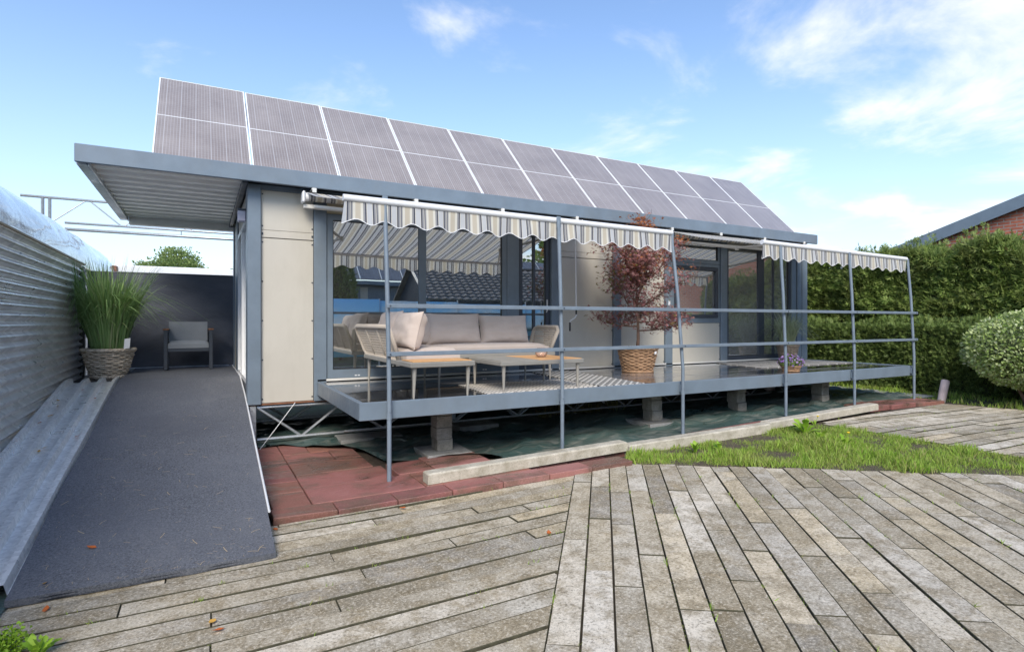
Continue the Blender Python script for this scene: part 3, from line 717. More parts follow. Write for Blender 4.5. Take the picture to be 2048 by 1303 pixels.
# opaque inner lining behind the solid panels (keeps the rooms closed)
m = MB()
for (a, b_) in ((.64, 1.47), (4.94, 7.55)): m.box(a, b_, YW+.125, YW+.145, .80, 3.30)
m.box(1.47, 4.94, YW+.125, YW+.145, 3.03, 3.30); m.box(7.55, 8.9, YW+.125, YW+.145, 3.18, 3.30); m.box(7.55, 8.9, YW+.125, YW+.145, .80, 1.57); m.box(8.9, HX1-.1, YW+.125, YW+.145, 3.12, 3.30)
m.build('inner_lining', DARKROOM, home)
def window(name, x0, x1, z0, z1, frame=.055, mat=STEEL, panes=None, y=YW-.02, fd=.07, parent=home, lab=None, glass=None):
    m = MB(); panes = panes or [(x0, x1)]
    m.box(x0, x1, y, y+fd, z1-frame, z1); m.box(x0, x1, y, y+fd, z0, z0+frame*1.5)
    m.box(x0, x0+frame, y, y+fd, z0+frame*1.5, z1-frame); m.box(x1-frame, x1, y, y+fd, z0+frame*1.5, z1-frame)
    w = m.build(name, mat, parent)
    if lab: w['label'] = lab
    for i, (a, b_) in enumerate(panes):
        MB().box(a+.004, b_-.004, y+.030, y+.038, z0+frame*1.5+.003, z1-frame-.003).build('pane', glass or GLASS, w)
        if i: one('mullion', mat, w, panes[i-1][1], a, y+.006, y+fd-.006, z0+frame*1.5, z1-frame)
    # black gasket
    g = MB(); zi0, zi1, xi0, xi1 = z0+frame*1.5, z1-frame, x0+frame, x1-frame
    for bx in ((xi0, xi1, y+.012, y+.028, zi1-.010, zi1-.001), (xi0, xi1, y+.012, y+.028, zi0+.001, zi0+.010), (xi0+.001, xi0+.010, y+.012, y+.028, zi0+.011, zi1-.011), (xi1-.010, xi1-.001, y+.012, y+.028, zi0+.011, zi1-.011)): g.box(*bx)
    g.build('gasket', BLACKP, w)
    return w
w = window('window', 1.455, 4.125, .855, 3.015, .075, STEEL, [(1.53, 2.72), (2.83, 4.05)], lab='wide two-pane window behind the sofa')
for x in (1.85, 3.75):
    m = MB(); m.cbox(x-.035, x-.005, YW-.024, YW-.019, .875, .890, .002); m.cbox(x+.005, x+.035, YW-.024, YW-.019, .875, .890, .002); m.build('drain_cap', WHITE, w)
# dark terrace door
m = MB(); d1 = window('door', 4.345, 4.925, .835, 3.025, .075, STEELD, [(4.42, 4.85)], y=YW+.01, lab='dark glazed terrace door between the sofa and the tree')
one('middle_bar', STEELD, d1, 4.62, 4.66, YW+.014, YW+.036, .96, 2.95); m = MB(); m.tube([(4.84, YW-.03, 1.75), (4.84, YW-.05, 1.78), (4.84, YW-.05, 1.95)], .009, 6); m.build('handle', WHITE, d1)
# kitchen window: transom over casement
window('window', 7.545, 8.795, 2.70, 3.165, .045, STEEL, [(7.59, 8.75)], y=YW-.01, lab='low transom window above the casement')
w = window('window', 7.545, 8.795, 1.58, 2.695, .06, STEEL, [(7.66, 8.69)], y=YW-.01, lab='square casement window right of the maple', glass=GLASSM)
m = MB(); 
for bx in ((7.61, 8.735, 2.565, 2.625), (7.61, 8.735, 1.675, 1.735), (7.61, 7.67, 1.736, 2.564), (8.675, 8.735, 1.736, 2.564)): m.cbox(bx[0], bx[1], YW-.028, YW+.018, bx[2], bx[3], .006)
m.build('sash', STEELD, w)
d2 = window('door', 8.985, 10.92, .835, 3.095, .06, STEELD, [(9.06, 9.92), (10.10, 10.38), (10.41, 10.86)], y=YW-.005, lab='tall glazed entrance door with side light', glass=GLASSM)
# left end wall with the glazed entrance
XL = HX0
for (a, b_) in ((7.80, 8.06), (9.95, 10.35), (11.10, 11.30)):
    MB().cbox(XL+.01, XL+.12, a, b_, ZB+.02, 3.28, .004).build('column', STEEL, home)
MB().cbox(XL+.03, XL+.10, 8.06, 9.95, 2.95, 3.28, .003).build('wall_panel', BEIGE, home); MB().cbox(XL+.03, XL+.10, 10.35, 11.10, .80, 3.28, .003).build('wall_panel', BEIGE, home)
m = MB(); m.box(XL+.015, XL+.09, 8.065, 8.13, .80, 2.945); m.box(XL+.015, XL+.09, 9.88, 9.945, .80, 2.945); m.box(XL+.015, XL+.09, 8.13, 9.88, 2.88, 2.945); m.box(XL+.015, XL+.09, 8.98, 9.05, .86, 2.88); m.box(XL+.015, XL+.09, 8.13, 9.88, .80, .86)
d3 = m.build('door', WHITE, home); d3['label'] = 'white framed glass entrance door in the end wall'
MB().box(XL+.05, XL+.058, 8.13, 8.98, .86, 2.88).build('pane', GLASS, d3); MB().box(XL+.05, XL+.058, 9.05, 9.88, .86, 2.88).build('pane', GLASS, d3)
# motion sensor / lamp box
m = MB(); m.cbox(XL-.085, XL+.01, 8.02, 8.14, 2.88, 3.02, .012); l1 = m.build('wall_lamp', paint('lamp_lilac', (.52, .50, .60), .35), home); one('lamp_lid', STEELD, l1, XL-.09, XL+.012, 8.01, 8.15, 3.021, 3.04)
# roof and canopy
H('roof', STEELD, -1.10, 11.38, 7.60, 11.36, 3.35, 3.38)
fo = H('fascia', STEEL, -1.165, 11.42, 7.455, 7.50, 3.285, 3.478, c=.006)
for v in fo.data.vertices: v.co.z -= (v.co.x+5.9+1.165)*.0042
H('fascia_return', GALV, -1.165, -1.10, 7.502, 11.36, 3.30, 3.44)
m = MB(); m.cbox(-1.16, -1.07, 7.53, 11.34, 3.275, 3.298, .004); m.cbox(-1.06, -1.04, 7.53, 11.34, 3.262, 3.352, .004); m.build('canopy_channel', GALV, home)
H('canopy_rear_trim', SOFFIT, -1.03, .62, 11.20, 11.35, 3.20, 3.345)
H('eaves_soffit', STEELD, .5, 11.38, 7.505, YW+.10, 3.315, 3.345)
H('canopy_wall_trim', STEELD, .44, .50, 7.53, 11.19, 3.26, 3.35)
Yc = []; k = 0
for i in range(int((11.19-7.52)/.30)+1):
    for t in (0, .42, .5, .92): 
        y = 7.52+(i+t)*.30
        if y < 11.19: Yc.append((y, .038 if t in (0, .42) else 0))
m = MB(); m.grid(lambda u, v: ((-1.04, .44)[v], Yc[u][0], 3.305+Yc[u][1]), len(Yc), 2); m.build('canopy_sheet', SOFFIT, home)
# underfloor chassis truss and legs
def truss(y, x0, x1, z0, z1, step, m, r=.017):
    m.tube([(x0, y, z1), (x1, y, z1)], r*1.2, 6); m.tube([(x0, y, z0), (x1, y, z0)], r*1.2, 6)
    x = x0
    while x < x1-.05:
        m.tube([(x, y, z1), (x+step/2, y, z0)], r, 6); m.tube([(x+step/2, y, z0), (min(x+step, x1), y, z1)], r, 6); x += step
m = MB(); truss(YW+.02, .62, 11.3, .13, .53, 1.05, m); m.build('chassis_truss', TRUSSM, home)
m = MB(); truss(YW+1.0, .62, 11.3, .20, .53, 1.05, m); m.build('chassis_truss', TRUSSM, home)
m = MB(); truss(YW+2.6, .62, 11.3, .22, .53, 1.05, m); m.build('chassis_truss', TRUSSM, home)
for x in (.53, 3.2, 6.0, 8.6, 11.25): MB().cbox(x, x+.075, YW-.03, YW+.05, G(x)-.02, ZB-.015, .004).build('chassis_leg', GALV, home)
for x in (.53, 4.2, 8.0, 11.25): MB().cbox(x, x+.075, YB-.4, YB-.32, -.05, ZB+.02, .004).build('chassis_leg', GALV, home)
m = MB(); m.tube([(1.06, YW-.035, ZB), (.80, YW-.16, .26), (.63, YW-.22, .055)], .0045, 5); m.build('cord', WHITE, home)
# ceiling lamp seen through the glass
m = MB(); m.lathe([(.0, 3.19), (.19, 3.19), (.20, 3.22), (.20, 3.258)], 2.9, 9.0, 28, False); 
LAMPM = paint('lamp_shade', (.85, .72, .52), .4, .05); m.build('ceiling_lamp', LAMPM, home, True, auto=40)

# ------------------------------------------------------------------ solar panels
SX0, SW = -.49, 1.0405
ang = math.atan2(4.86-3.405, 9.02-7.55); SL = math.hypot(4.86-3.405, 9.02-7.55); ca, sa = math.cos(ang), math.sin(ang)
def spt(x, s, h): return (x, 7.55 + s*ca - h*sa, 3.405 + s*sa + h*ca)
def sbox(m, x0, x1, s0, s1, h0, h1):
    P = [spt(x, s, h) for (x, s, h) in ((x0,s0,h0),(x1,s0,h0),(x1,s1,h0),(x0,s1,h0),(x0,s0,h1),(x1,s0,h1),(x1,s1,h1),(x0,s1,h1))]
    return m.add(P, [(0,3,2,1),(4,5,6,7),(0,1,5,4),(1,2,6,5),(2,3,7,6),(3,0,4,7)])
sp0 = thing('solar_panel', '', 'solar panel', (SX0+SW/2, 7.55, 3.405), 'solar panels along the roof')
g = .008; x0, x1 = SX0+g, SX0+SW-g; fr = .015
m = MB(); sbox(m, x0, x0+fr, 0, SL, 0, .035); sbox(m, x1-fr, x1, 0, SL, 0, .035); sbox(m, x0+fr, x1-fr, 0, .014, 0, .035); sbox(m, x0+fr, x1-fr, SL-.014, SL, 0, .035); m.build('frame', WHITE, sp0)
for (a, b_) in ((.014, SL/2-.006), (SL/2+.006, SL-.014)):
    o = MB().add([spt(x0+fr, a, .031), spt(x1-fr, a, .031), spt(x1-fr, b_, .031), spt(x0+fr, b_, .031)], [(0,1,2,3)]).build('cell_field', SOLAR, sp0)
    uv = o.data.uv_layers.new(name='UV'); 
    for i, c in enumerate(((0,0),(1,0),(1,1),(0,1))): uv.data[i].uv = c
m = MB(); sbox(m, x0+fr, x1-fr, SL/2-.006, SL/2+.006, .026, .0335); m.build('centre_strip', WHITE, sp0)
m = MB(); sbox(m, x0+fr, x1-fr, .014, SL-.014, .004, .010); m.build('back_sheet', WHITE, sp0)
NM = ['first', 'second', 'third', 'fourth', 'fifth', 'sixth', 'seventh', 'eighth', 'ninth', 'tenth', 'eleventh']
for i in range(11):
    o = sp0 if i == 0 else copy_tree(sp0)
    o.location.x = SX0+SW/2 + i*SW; o.location.z = 3.405 - .0075*i
    o['label'] = ('leftmost solar panel on the roof, nearest the canopy corner' if i == 0 else 'rightmost solar panel at the far end of the roof' if i == 10 else NM[i]+' solar panel from the left along the roof')
rackt = thing('panel_rack', 'slim aluminium rack holding the solar panels up at an angle', 'rack', (5, 8.5, 3.45))
for i in range(12):
    x = min(SX0+.03+i*SW, SX0+11*SW-.03); m = MB(); m.bar((x, 9.0, 3.38), (x, 9.0, 4.72), .03); m.bar((x, 8.0, 3.40), (x, 9.0, 3.40), .03); m.build('strut', GALV, rackt)

# ================================================================== DECK
ZD = .818; DX0, DX1, DY0 = 1.325, 11.06, 5.45
deck = thing('deck', 'raised grey steel deck with wet dark floor plates along the house', 'deck', (6.2, 6.6, .65))
one('front_beam', STEEL, deck, DX0, DX1, DY0, DY0+.05, .652, .824, c=.005)
one('side_beam', STEEL, deck, DX0, DX0+.05, DY0+.052, YW-.05, .652, .824, c=.005); one('side_beam', STEEL, deck, DX1-.05, DX1, DY0+.052, YW-.05, .652, .824, c=.005)
np_ = 9; wd = (DX1-DX0-.104)/np_
for i in range(np_):
    a = DX0+.052+i*wd; MB().cbox(a+.0015, a+wd-.0015, DY0+.052, YW-.047, .775, .812, .002).build('floor_plate', DECK, deck)
m = MB()
for x in np.linspace(1.6, 10.8, 9): m.box(x, x+.05, DY0+.06, YW-.05, .66, .77)
m.box(DX0+.06, DX1-.06, 6.35, 6.41, .655, .70); m.build('joists', STEELD, deck)
m = MB(); truss(6.9, 1.5, 10.9, .30, .60, .95, m, .012); m.build('under_truss', TRUSSM, deck)

# ------------------------------------------------------------------ concrete piers
def pier(x, y, lab, slabt=.05, rot=0, n=3):
    z0 = G(x)+.012; t = thing('block_pier', lab, 'pier', (x, y, z0), 'block piers under the deck')
    if slabt: MB().prism([(x-.27, y-.26), (x+.26, y-.28), (x+.28, y+.25), (x-.25, y+.27)], z0-.01, z0+slabt, .006).build('base_slab', SLAB, t)
    h = (.650 - (z0+slabt))/n
    for i in range(n):
        dx, dy = random.uniform(-.012, .012), random.uniform(-.012, .012)
        MB().cbox(x-.095+dx, x+.095+dx, y-.10+dy, y+.10+dy, z0+slabt+i*h+.001, z0+slabt+(i+1)*h-.001, .006).build('block', BLOCK, t)
pier(2.47, 6.22, 'block pier under the deck in front of the coffee table', .06, n=4); pier(5.58, 6.10, 'block pier with tilted base slab under the deck, second from the left', .06, n=3)
pier(7.32, 6.10, 'block pier half sunk in the tarpaulin, third from the left', .0, n=3); pier(9.24, 5.98, 'block pier under the deck furthest to the right', .0, n=3)

# ------------------------------------------------------------------ railing
posts = [(1.595, 5.385, 5.53, 2.84), (3.59, 5.385, 5.46, 2.80), (5.45, 5.385, 5.58, 2.78), (7.50, 5.385, 5.475, 2.75), (9.20, 5.385, 5.465, 2.72), (10.97, 5.385, 5.485, 2.705)]
rail = thing('railing', 'grey tubular railing with six tall posts and two rails along the deck', 'railing', (6.3, 5.4, 0))
for i, (x, y0, y1, zt) in enumerate(posts):
    zg = G(x)+(.046 if i == 0 else .02)
    p = MB().tube([(x, y0, zg), (x, y0, 1.0), (x, y0+(y1-y0)*.5, 2.0), (x, y1-.005, zt-.16), (x, y1, zt-.05)], [.022]*5, 10).build('post', STEELR, rail, True, auto=50)
    yh = y1; MB().cbox(x-.027, x+.027, yh-.010, yh+.006, zt-.13, zt, .004).build('post_head', STEELR, p)
    m = MB(); m.cbox(x-.006, x+.04, DY0-.04, DY0-.001, .69, .79, .004); m.tube([(x, y0, .66), (x, y0, .71)], .026, 10); m.tube([(x, y0-.03, .74), (x, y0-.022, .74)], .009, 6); m.build('deck_clamp', STEELR, p)
def py(x_i, z): 
    (x, y0, y1, zt) = posts[x_i]
    return y0 + (y1-y0)*max(0, (z-1.0)/(zt-1.0))
for z in (1.752, 1.288):
    m = MB(); m.cbox(1.56, 11.02, 5.345, 5.365 if z < 1.5 else 5.385-.02, z-.021, z+.021, .004); rl = m.build('rail', STEELR, rail)
    m = MB()
    for (x, *_r) in posts: m.tube([(x, 5.338, z), (x, 5.346, z)], .008, 6)
    m.build('bolt', STEELD, rl)
    m = MB()
    for i, (x, *_r) in enumerate(posts): m.cbox(x-.012, x+.012, 5.3651, 5.3651+max(.01, py(i, z)-.008-5.365), z-.012, z+.012, .002)
    m.build('rail_bracket', STEELR, rl)

# ================================================================== AWNINGS
def awning(lab, x0, x1, zr, zf0, zf1, yf0, yf1, rear0, rear1, drop=.195, crank=None):
    t = thing('awning', lab, 'awning', (x0, 7.5, zr), 'striped awnings along the facade')
    n = int((x1-x0)/.035); X = np.linspace(x0, x1, n)
    def fp(x): k = (x-x0)/(x1-x0); return (yf0+(yf1-yf0)*k, zf0+(zf1-zf0)*k)
    def rx(x): k = (x-x0)/(x1-x0); return rear0+(rear1-rear0)*k
    m = MB(); nv = 14
    def P(u, v):
        x = X[u]; yf, zf = fp(x); k = v/(nv-1); s = .035*math.sin(math.pi*k)*(1+.4*mnoise.noise(Vector((x*2, k*2, 1)))) + .006*math.sin(x*9)*math.sin(math.pi*k)
        return (rx(x)*k + x*(1-k), yf+(7.50-yf)*k, zf+(zr-zf)*k - s)
    m.grid(P, n, nv); m.build('canopy_cloth', STRIPE, t, True)
    m = MB(); m.tube([(rear0-.02, 7.55, zr-.045), (rear1+.02, 7.55, zr-.045)], .052, 14); m.build('roller', STRIPE, t, True, auto=50)
    m = MB()
    for xx in (rear0-.055, rear1+.02): m.cbox(xx, xx+.035, 7.47, 7.64, zr-.125, zr+.02, .014); m.tube([(xx+.01, 7.55, zr-.045), (xx+.08 if xx < rear1 else xx-.04, 7.55, zr-.045)], .058, 14)
    m.build('end_bracket', WHITE, t)
    m = MB(); m.cbox(rear0-.03, rear1+.03, 7.545, 7.60, zr-.185, zr-.135, .006); m.build('torsion_bar', OFFW, t)
    (ya, za), (yb, zb) = fp(x0), fp(x1)
    m = MB(); m.tube([(x0-.012, ya-.012, za+.005), (x1+.012, yb-.012, zb+.005)], .034, 12); fb = m.build('front_bar', WHITE, t, True, auto=50)
    # folding arms
    for (xs_, sgn) in ((rear0+.10, 1), (rear1-.10, -1)):
        k = (xs_-x0)/(x1-x0); yf, zf = fp(xs_); xe = xs_+sgn*.62; ye = 6.62; ze = zf+(zr-zf)*.5-.13
        m = MB(); m.tube([(xs_, 7.52, zr-.16), (xe, ye, ze)], .022, 8); m.tube([(xe, ye, ze), (xs_+sgn*.10, yf+.03, zf-.005)], .018, 8); m.tube([(xe, ye, ze-.035), (xe, ye, ze+.035)], .032, 10); a = m.build('folding_arm', OFFW, t, True, auto=50)
    # wall brackets
    for k in np.linspace(.02, .98, 4):
        x = rear0 + (rear1-rear0)*k; m = MB(); m.cbox(x-.03, x+.03, 7.46, 7.70, zr+.035, zr+.06, .004); m.cbox(x-.025, x+.025, 7.445, 7.47, zr+.0, zr+.058, .004); m.tube([(x, 7.66, zr+.03), (x, 7.56, zr-.03)], .012, 6); m.build('hanging_bracket', OFFW, t)
    # scalloped valance
    Lw = .245*1.02; nvv = 8; m = MB(); X2 = np.linspace(x0, x1, int((x1-x0)/.02))
    def bot(x): return drop + .026*math.cos(2*math.pi*(x-x0)/Lw*.90+.6)
    def V(u, v):
        x = X2[u]; yf, zf = fp(x); k = v/(nvv-1); w = k*(.014*math.sin(x*11+1)+.012*mnoise.noise(Vector((x*6, k*.8, 7))))
        e = k*.05*max(0, 1-min(x-x0, x1-x)/.12)
        return (x+(e if x-x0 > .2 else -e)*.5, yf-.020-.01*k+w+e*.4, zf-.022-bot(x)*k)
    m.grid(V, len(X2), nvv); m.build('valance', STRIPE, t, True)
    m = MB()
    m.grid(lambda u, v: (V(u, nvv-1)[0], V(u, nvv-1)[1]-.003, V(u, nvv-1)[2]+(.004 if v else -.003)), len(X2), 2); m.build('valance_piping', WHITE, t)
    if crank:
        cx, cy, zt, zb_ = crank
        m = MB(); m.tube([(cx, cy+.12, zr-.05), (cx, cy, zt), (cx+.005, cy-.02, zb_)], .012, 7); c = m.build('crank_rod', WHITE, t)
        m = MB(); m.tube([(cx+.005, cy-.02, zb_), (cx+.005, cy-.022, zb_-.10), (cx-.02, cy-.022, zb_-.14), (cx-.10, cy-.022, zb_-.18), (cx-.115, cy-.022, zb_-.22)], .0085, 7); m.build('crank_bend', WHITE, c, True)
        m = MB(); m.tube([(cx-.115, cy-.022, zb_-.21), (cx-.115, cy-.022, zb_-.345)], .014, 8); m.tube([(cx+.005, cy-.02, zb_+.02), (cx+.005, cy-.02, zb_-.085)], .013, 8); m.build('grip', BLACKP, c)
    return t
awning('wide striped awning with scalloped valance over the sofa', 1.20, 5.34, 3.215, 2.775, 2.745, 5.535, 5.50, 1.17, 5.34, crank=(5.165, 7.38, 3.0, 1.80))
awning('striped awning over the far door at the right end of the deck', 7.12, 10.92, 3.20, 2.745, 2.700, 5.50, 5.51, 7.22, 11.05)

# ================================================================== FURNITURE
def pillow_mesh(w, h, d, n=12, puff=1.0, wr=.012, seed=0):
    """soft cushion in local x (width), z (height), y (thickness)"""
    m = MB()
    for sgn in (-1, 1):
        def P(u, v):
            a = u/(n-1)*2-1; b = v/(n-1)*2-1
            e = (1-abs(a)**4)*(1-abs(b)**4); t = max(e, 0)**.42*d/2*puff
            k = 1-.055*(1-abs(b)**2)*abs(a)**3; k2 = 1-.055*(1-abs(a)**2)*abs(b)**3
            t += (wr*mnoise.noise(Vector((a*2.2+seed, b*2.2, seed)))+wr*.8*abs(mnoise.noise(Vector((a*4.5+seed, b*3.0+a*2, seed+3)))))*min(1, e*3)
            return (a*w/2*k, sgn*t, b*h/2*k2)
        m.grid(P, n, n, flip=(sgn > 0))
    return m
def place(m, M):
    m.v = [tuple(M @ Vector(v)) for v in m.v]; return m
def soft_box(x0, x1, y0, y1, z0, z1, r=.04, seed=0, puff=.012):
    n = 16; m = MB(); cx, cy = (x0+x1)/2, (y0+y1)/2
    def top(u, v):
        a = u/(n-1)*2-1; b = v/(n-1)*2-1
        ea = max(0, 1-(1-abs(a))*(x1-x0)/2/r) ; eb = max(0, 1-(1-abs(b))*(y1-y0)/2/r)
        dz = r*(1-math.sqrt(max(0, 1-min(1, ea*ea+eb*eb)))) if ea or eb else 0
        return (cx+a*(x1-x0)/2, cy+b*(y1-y0)/2, z1-dz+puff*(1-a*a)*(1-b*b)+.006*mnoise.noise(Vector((a*3+seed, b*3, seed))))
    m.grid(top, n, n)
    t = [top(u, 0) for u in range(n)]+[top(n-1, v) for v in range(1, n)]+[top(u, n-1) for u in range(n-2, -1, -1)]+[top(0, v) for v in range(n-2, 0, -1)]
    b0 = len(m.v); k = len(t)
    for p in t: m.v.append(p)
    for p in t: m.v.append((p[0], p[1], z0))
    for i in range(k): m.f.append((b0+i, b0+k+i, b0+k+(i+1) % k, b0+(i+1) % k))
    m.f.append(tuple(b0+k+i for i in range(k)))
    return m
def leg(t, x, y, z0, z1, lx=0, ly=0, mat=None):
    MB().tube([(x+lx, y+ly, z0), (x+lx, y+ly, z0+.03), (x, y, z1)], [.011, .013, .024], 10).build('leg', mat or SOFAF, t, True, auto=50)
ZF = .812
def sofa():
    t = thing('corner_sofa', 'taupe corner sofa with rope-weave arms and built-in teak side table', 'sofa', (2.9, 6.6, ZF))
    X0, X1, X2 = 1.86, 2.58, 4.34; Y0, YM, Y1 = 5.53, 6.68, 7.42; zt = 1.185
    m = MB(); m.cbox(X0, X1, Y0, Y1, zt-.055, zt, .008); m.cbox(X1+.002, X2, YM, Y1, zt-.055, zt, .008); m.build('base_frame', SOFAF, t)
    for (x, y) in ((X0+.06, Y0+.06), (X1-.06, Y0+.06), (X0+.06, Y1-.06), (X1-.08, Y1-.06), (X1+.06, YM+.05), (X1+.10, Y1-.06), (X2-.06, YM+.06), (X2-.10, Y1-.06)):
        leg(t, x, y, ZF, zt-.055, math.copysign(.015, x-2.9)*.6, 0)
    # teak slats of the built-in table
    for i in range(6):
        a = X0+.03+i*(X1-X0-.06)/6; MB().cbox(a+.002, a+(X1-X0-.06)/6-.002, Y0+.03, Y0+.40, zt+.001, zt+.010, .002).build('teak_slat', TEAK, t)
    soft_box(X0+.10, X1+.01, Y0+.44, Y1-.12, zt+.002, zt+.115, .035, 1).build('seat_cushion', CUSH, t, True, auto=60)
    soft_box(X1+.015, X2-.10, YM+.02, Y1-.12, zt+.002, zt+.115, .035, 4).build('seat_cushion', CUSH, t, True, auto=60)
    # rope backs: frame tube, uprights and weave
    def rope_back(A, B, out, h, name='arm_frame', cells=3):
        A = Vector(A); B = Vector(B); out = Vector(out); d = B-A; L_ = d.length; d.normalize()
        def pt(s, z, k=0): return A + d*s + out*(.13*z/h) + Vector((0, 0, z)) + d*((s/L_-.5)*2*.05*z/h)
        m = MB(); loop = [pt(0, 0), pt(0, h*.85), pt(.05, h), pt(L_-.09, h), pt(L_-.02, h*.93), pt(L_, h*.8), pt(L_, .06), pt(L_-.05, 0), pt(0.02, 0)]
        m.tube(loop, .026, 8); fr_ = m.build(name, ROPE, t, True)
        m = MB()
        for i in range(1, cells): s = L_*i/cells; m.tube([pt(s, .01), pt(s, h-.01)], .016, 6)
        m.build('upright', ROPE, fr_, True)
        m = MB(); ns = int(L_/.030)
        for i in range(ns+1):
            s = .02+(L_-.04)*i/ns; m.tube([pt(s, .02), pt(s, h*.5), pt(s, h-.02)], .0055, 4, False)
        nz = int(h/.030)
        for j in range(1, nz):
            z = h*j/nz; m.tube([pt(s, z)+out*(.006 if k % 2 else -.006) for k, s in enumerate(np.linspace(.01, L_-.01, ns+1))], .006, 4, False)
        m.build('rope_weave', ROPE, fr_)
    rope_back((X0+.03, 6.02, zt), (X0+.03, Y1-.02, zt), (-1, 0, 0), .36, cells=3)
    # (frame order: from the front end to the back corner)
    rope_back((X0+.05, Y1-.03, zt), (X2-.06, Y1-.03, zt), (0, 1, 0), .36, cells=5)
    rope_back((X2-.03, YM+.10, zt), (X2-.03, Y1-.06, zt), (1, 0, 0), .34, cells=1)
    # back cushions
    zc = zt+.115
    def cush(cx, cy, w, h, d, rz_, tilt, seed):
        M = Matrix.Translation((cx, cy, zc+h/2-.015)) @ Matrix.Rotation(rz_, 4, 'Z') @ Matrix.Rotation(tilt, 4, 'X')
        c = place(pillow_mesh(w, h, d, 26, 1, .016, seed), M).build('back_cushion', CUSH, t, True)
        n = 20; pts = []
        for k in range(4*n):
            q = k/n; s_ = q % 1*2-1
            a, b = ((s_, -1), (1, s_), (-s_, 1), (-1, -s_))[int(q)]
            kx = 1-.055*(1-abs(b)**2)*abs(a)**3; kz = 1-.055*(1-abs(a)**2)*abs(b)**3
            pts.append(M @ Vector((a*w/2*kx, 0, b*h/2*kz)))
        m = MB(); m.tube(pts+[pts[0]], .0055, 5, False); m.build('piping', CUSH, c, True)
    cush(X0+.24, 6.33, .72, .43, .24, R(90), R(14), 2.0)
    cush(X0+.22, 6.95, .66, .45, .22, R(90), R(13), 5.0)
    cush(2.42, 7.22, .62, .43, .20, R(0), R(-13), 8.0)
    cush(3.02, 7.20, .82, .43, .21, R(1), R(-15), 11.0)
    cush(3.80, 7.20, .76, .41, .21, R(-2), R(-15), 14.0)
sofa()
def coffee_table():
    t = thing('coffee_table', 'low taupe coffee table with half teak top standing on the cream rug', 'table', (3.45, 5.98, ZF))
    x0, x1, y0, y1, z = 2.90, 4.02, 5.56, 6.42, 1.165
    m = MB(); m.cbox(x0, x1, y0, y1, z-.055, z-.006, .006); m.build('table_top', SOFAF, t)
    for i in range(4): MB().cbox(x0+.02+i*.12, x0+.02+i*.12+.117, y0+.02, y1-.02, z-.005, z, .002).build('grey_slat', SOFAF, t)
    for i in range(5):
        w_ = (y1-y0-.04)/5; MB().cbox(x0+.505, x1-.02, y0+.02+i*w_+.001, y0+.02+(i+1)*w_-.001, z-.005, z+.002, .002).build('teak_slat', TEAK, t)
    for (x, y) in ((x0+.06, y0+.05), (x1-.06, y0+.05), (x0+.06, y1-.05), (x1-.06, y1-.05)): leg(t, x, y, ZF+.012, z-.055, 0, 0)
coffee_table()
def vase():
    b = NB('ribbed_glass'); b.set('Base Color', (.95, .80, .72, 1)); b.set('Roughness', .08); b.set('Transmission Weight', .75); b.set('IOR', 1.4); b.set('Specular IOR Level', .7)
    cx, cy, z = 3.66, 5.95, 1.168; n = 64; m = MB(); prof = [(.035, 0), (.052, .008), (.068, .035), (.072, .06), (.066, .09), (.052, .108), (.046, .113), (.045, .106), (.06, .085), (.065, .06), (.06, .035), (.04, .012)]
    for i, (r, zz) in enumerate(prof):
        for k in range(n):
            a = 2*math.pi*k/n; q = r*(1+(.05 if k % 2 else -.05)*(1 if i < 7 else 0)); m.v.append((cx+q*math.cos(a), cy+q*math.sin(a), z+zz))
    for i in range(len(prof)-1):
        for k in range(n): m.f.append((i*n+k, i*n+(k+1) % n, (i+1)*n+(k+1) % n, (i+1)*n+k))
    m.f.append(tuple(reversed(range(n)))); m.f.append(tuple((len(prof)-1)*n+k for k in range(n)))
    tag(m.build('tealight_vase', b.m, None, True, origin=(cx, cy, z)), 'small round ribbed pinkish glass vase on the coffee table', 'vase')
vase()
def rug(name, pts, kind, lab, z=ZF+.002, th=.009):
    m = MB().prism(pts, z, z+th, .003); o = m.build(name, m_rug(kind+'_rug_weave', kind), origin=(pts[0][0], pts[0][1], z)); tag(o, lab, 'rug')
rug('rug', [(2.72, 5.53), (4.22, 5.55), (4.32, 6.47), (2.80, 6.50)], 'cream', 'cream woven rug under the coffee table')
rug('rug', [(4.26, 5.53), (4.94, 5.53), (5.18, 7.58), (4.50, 7.60)], 'scale', 'black and white scale-pattern runner in front of the dark terrace door')
rug('rug', [(8.30, 6.42), (10.9, 6.42), (10.9, 7.58), (8.55, 7.60)], 'grid', 'dark rug with pale grid lines at the far entrance door')

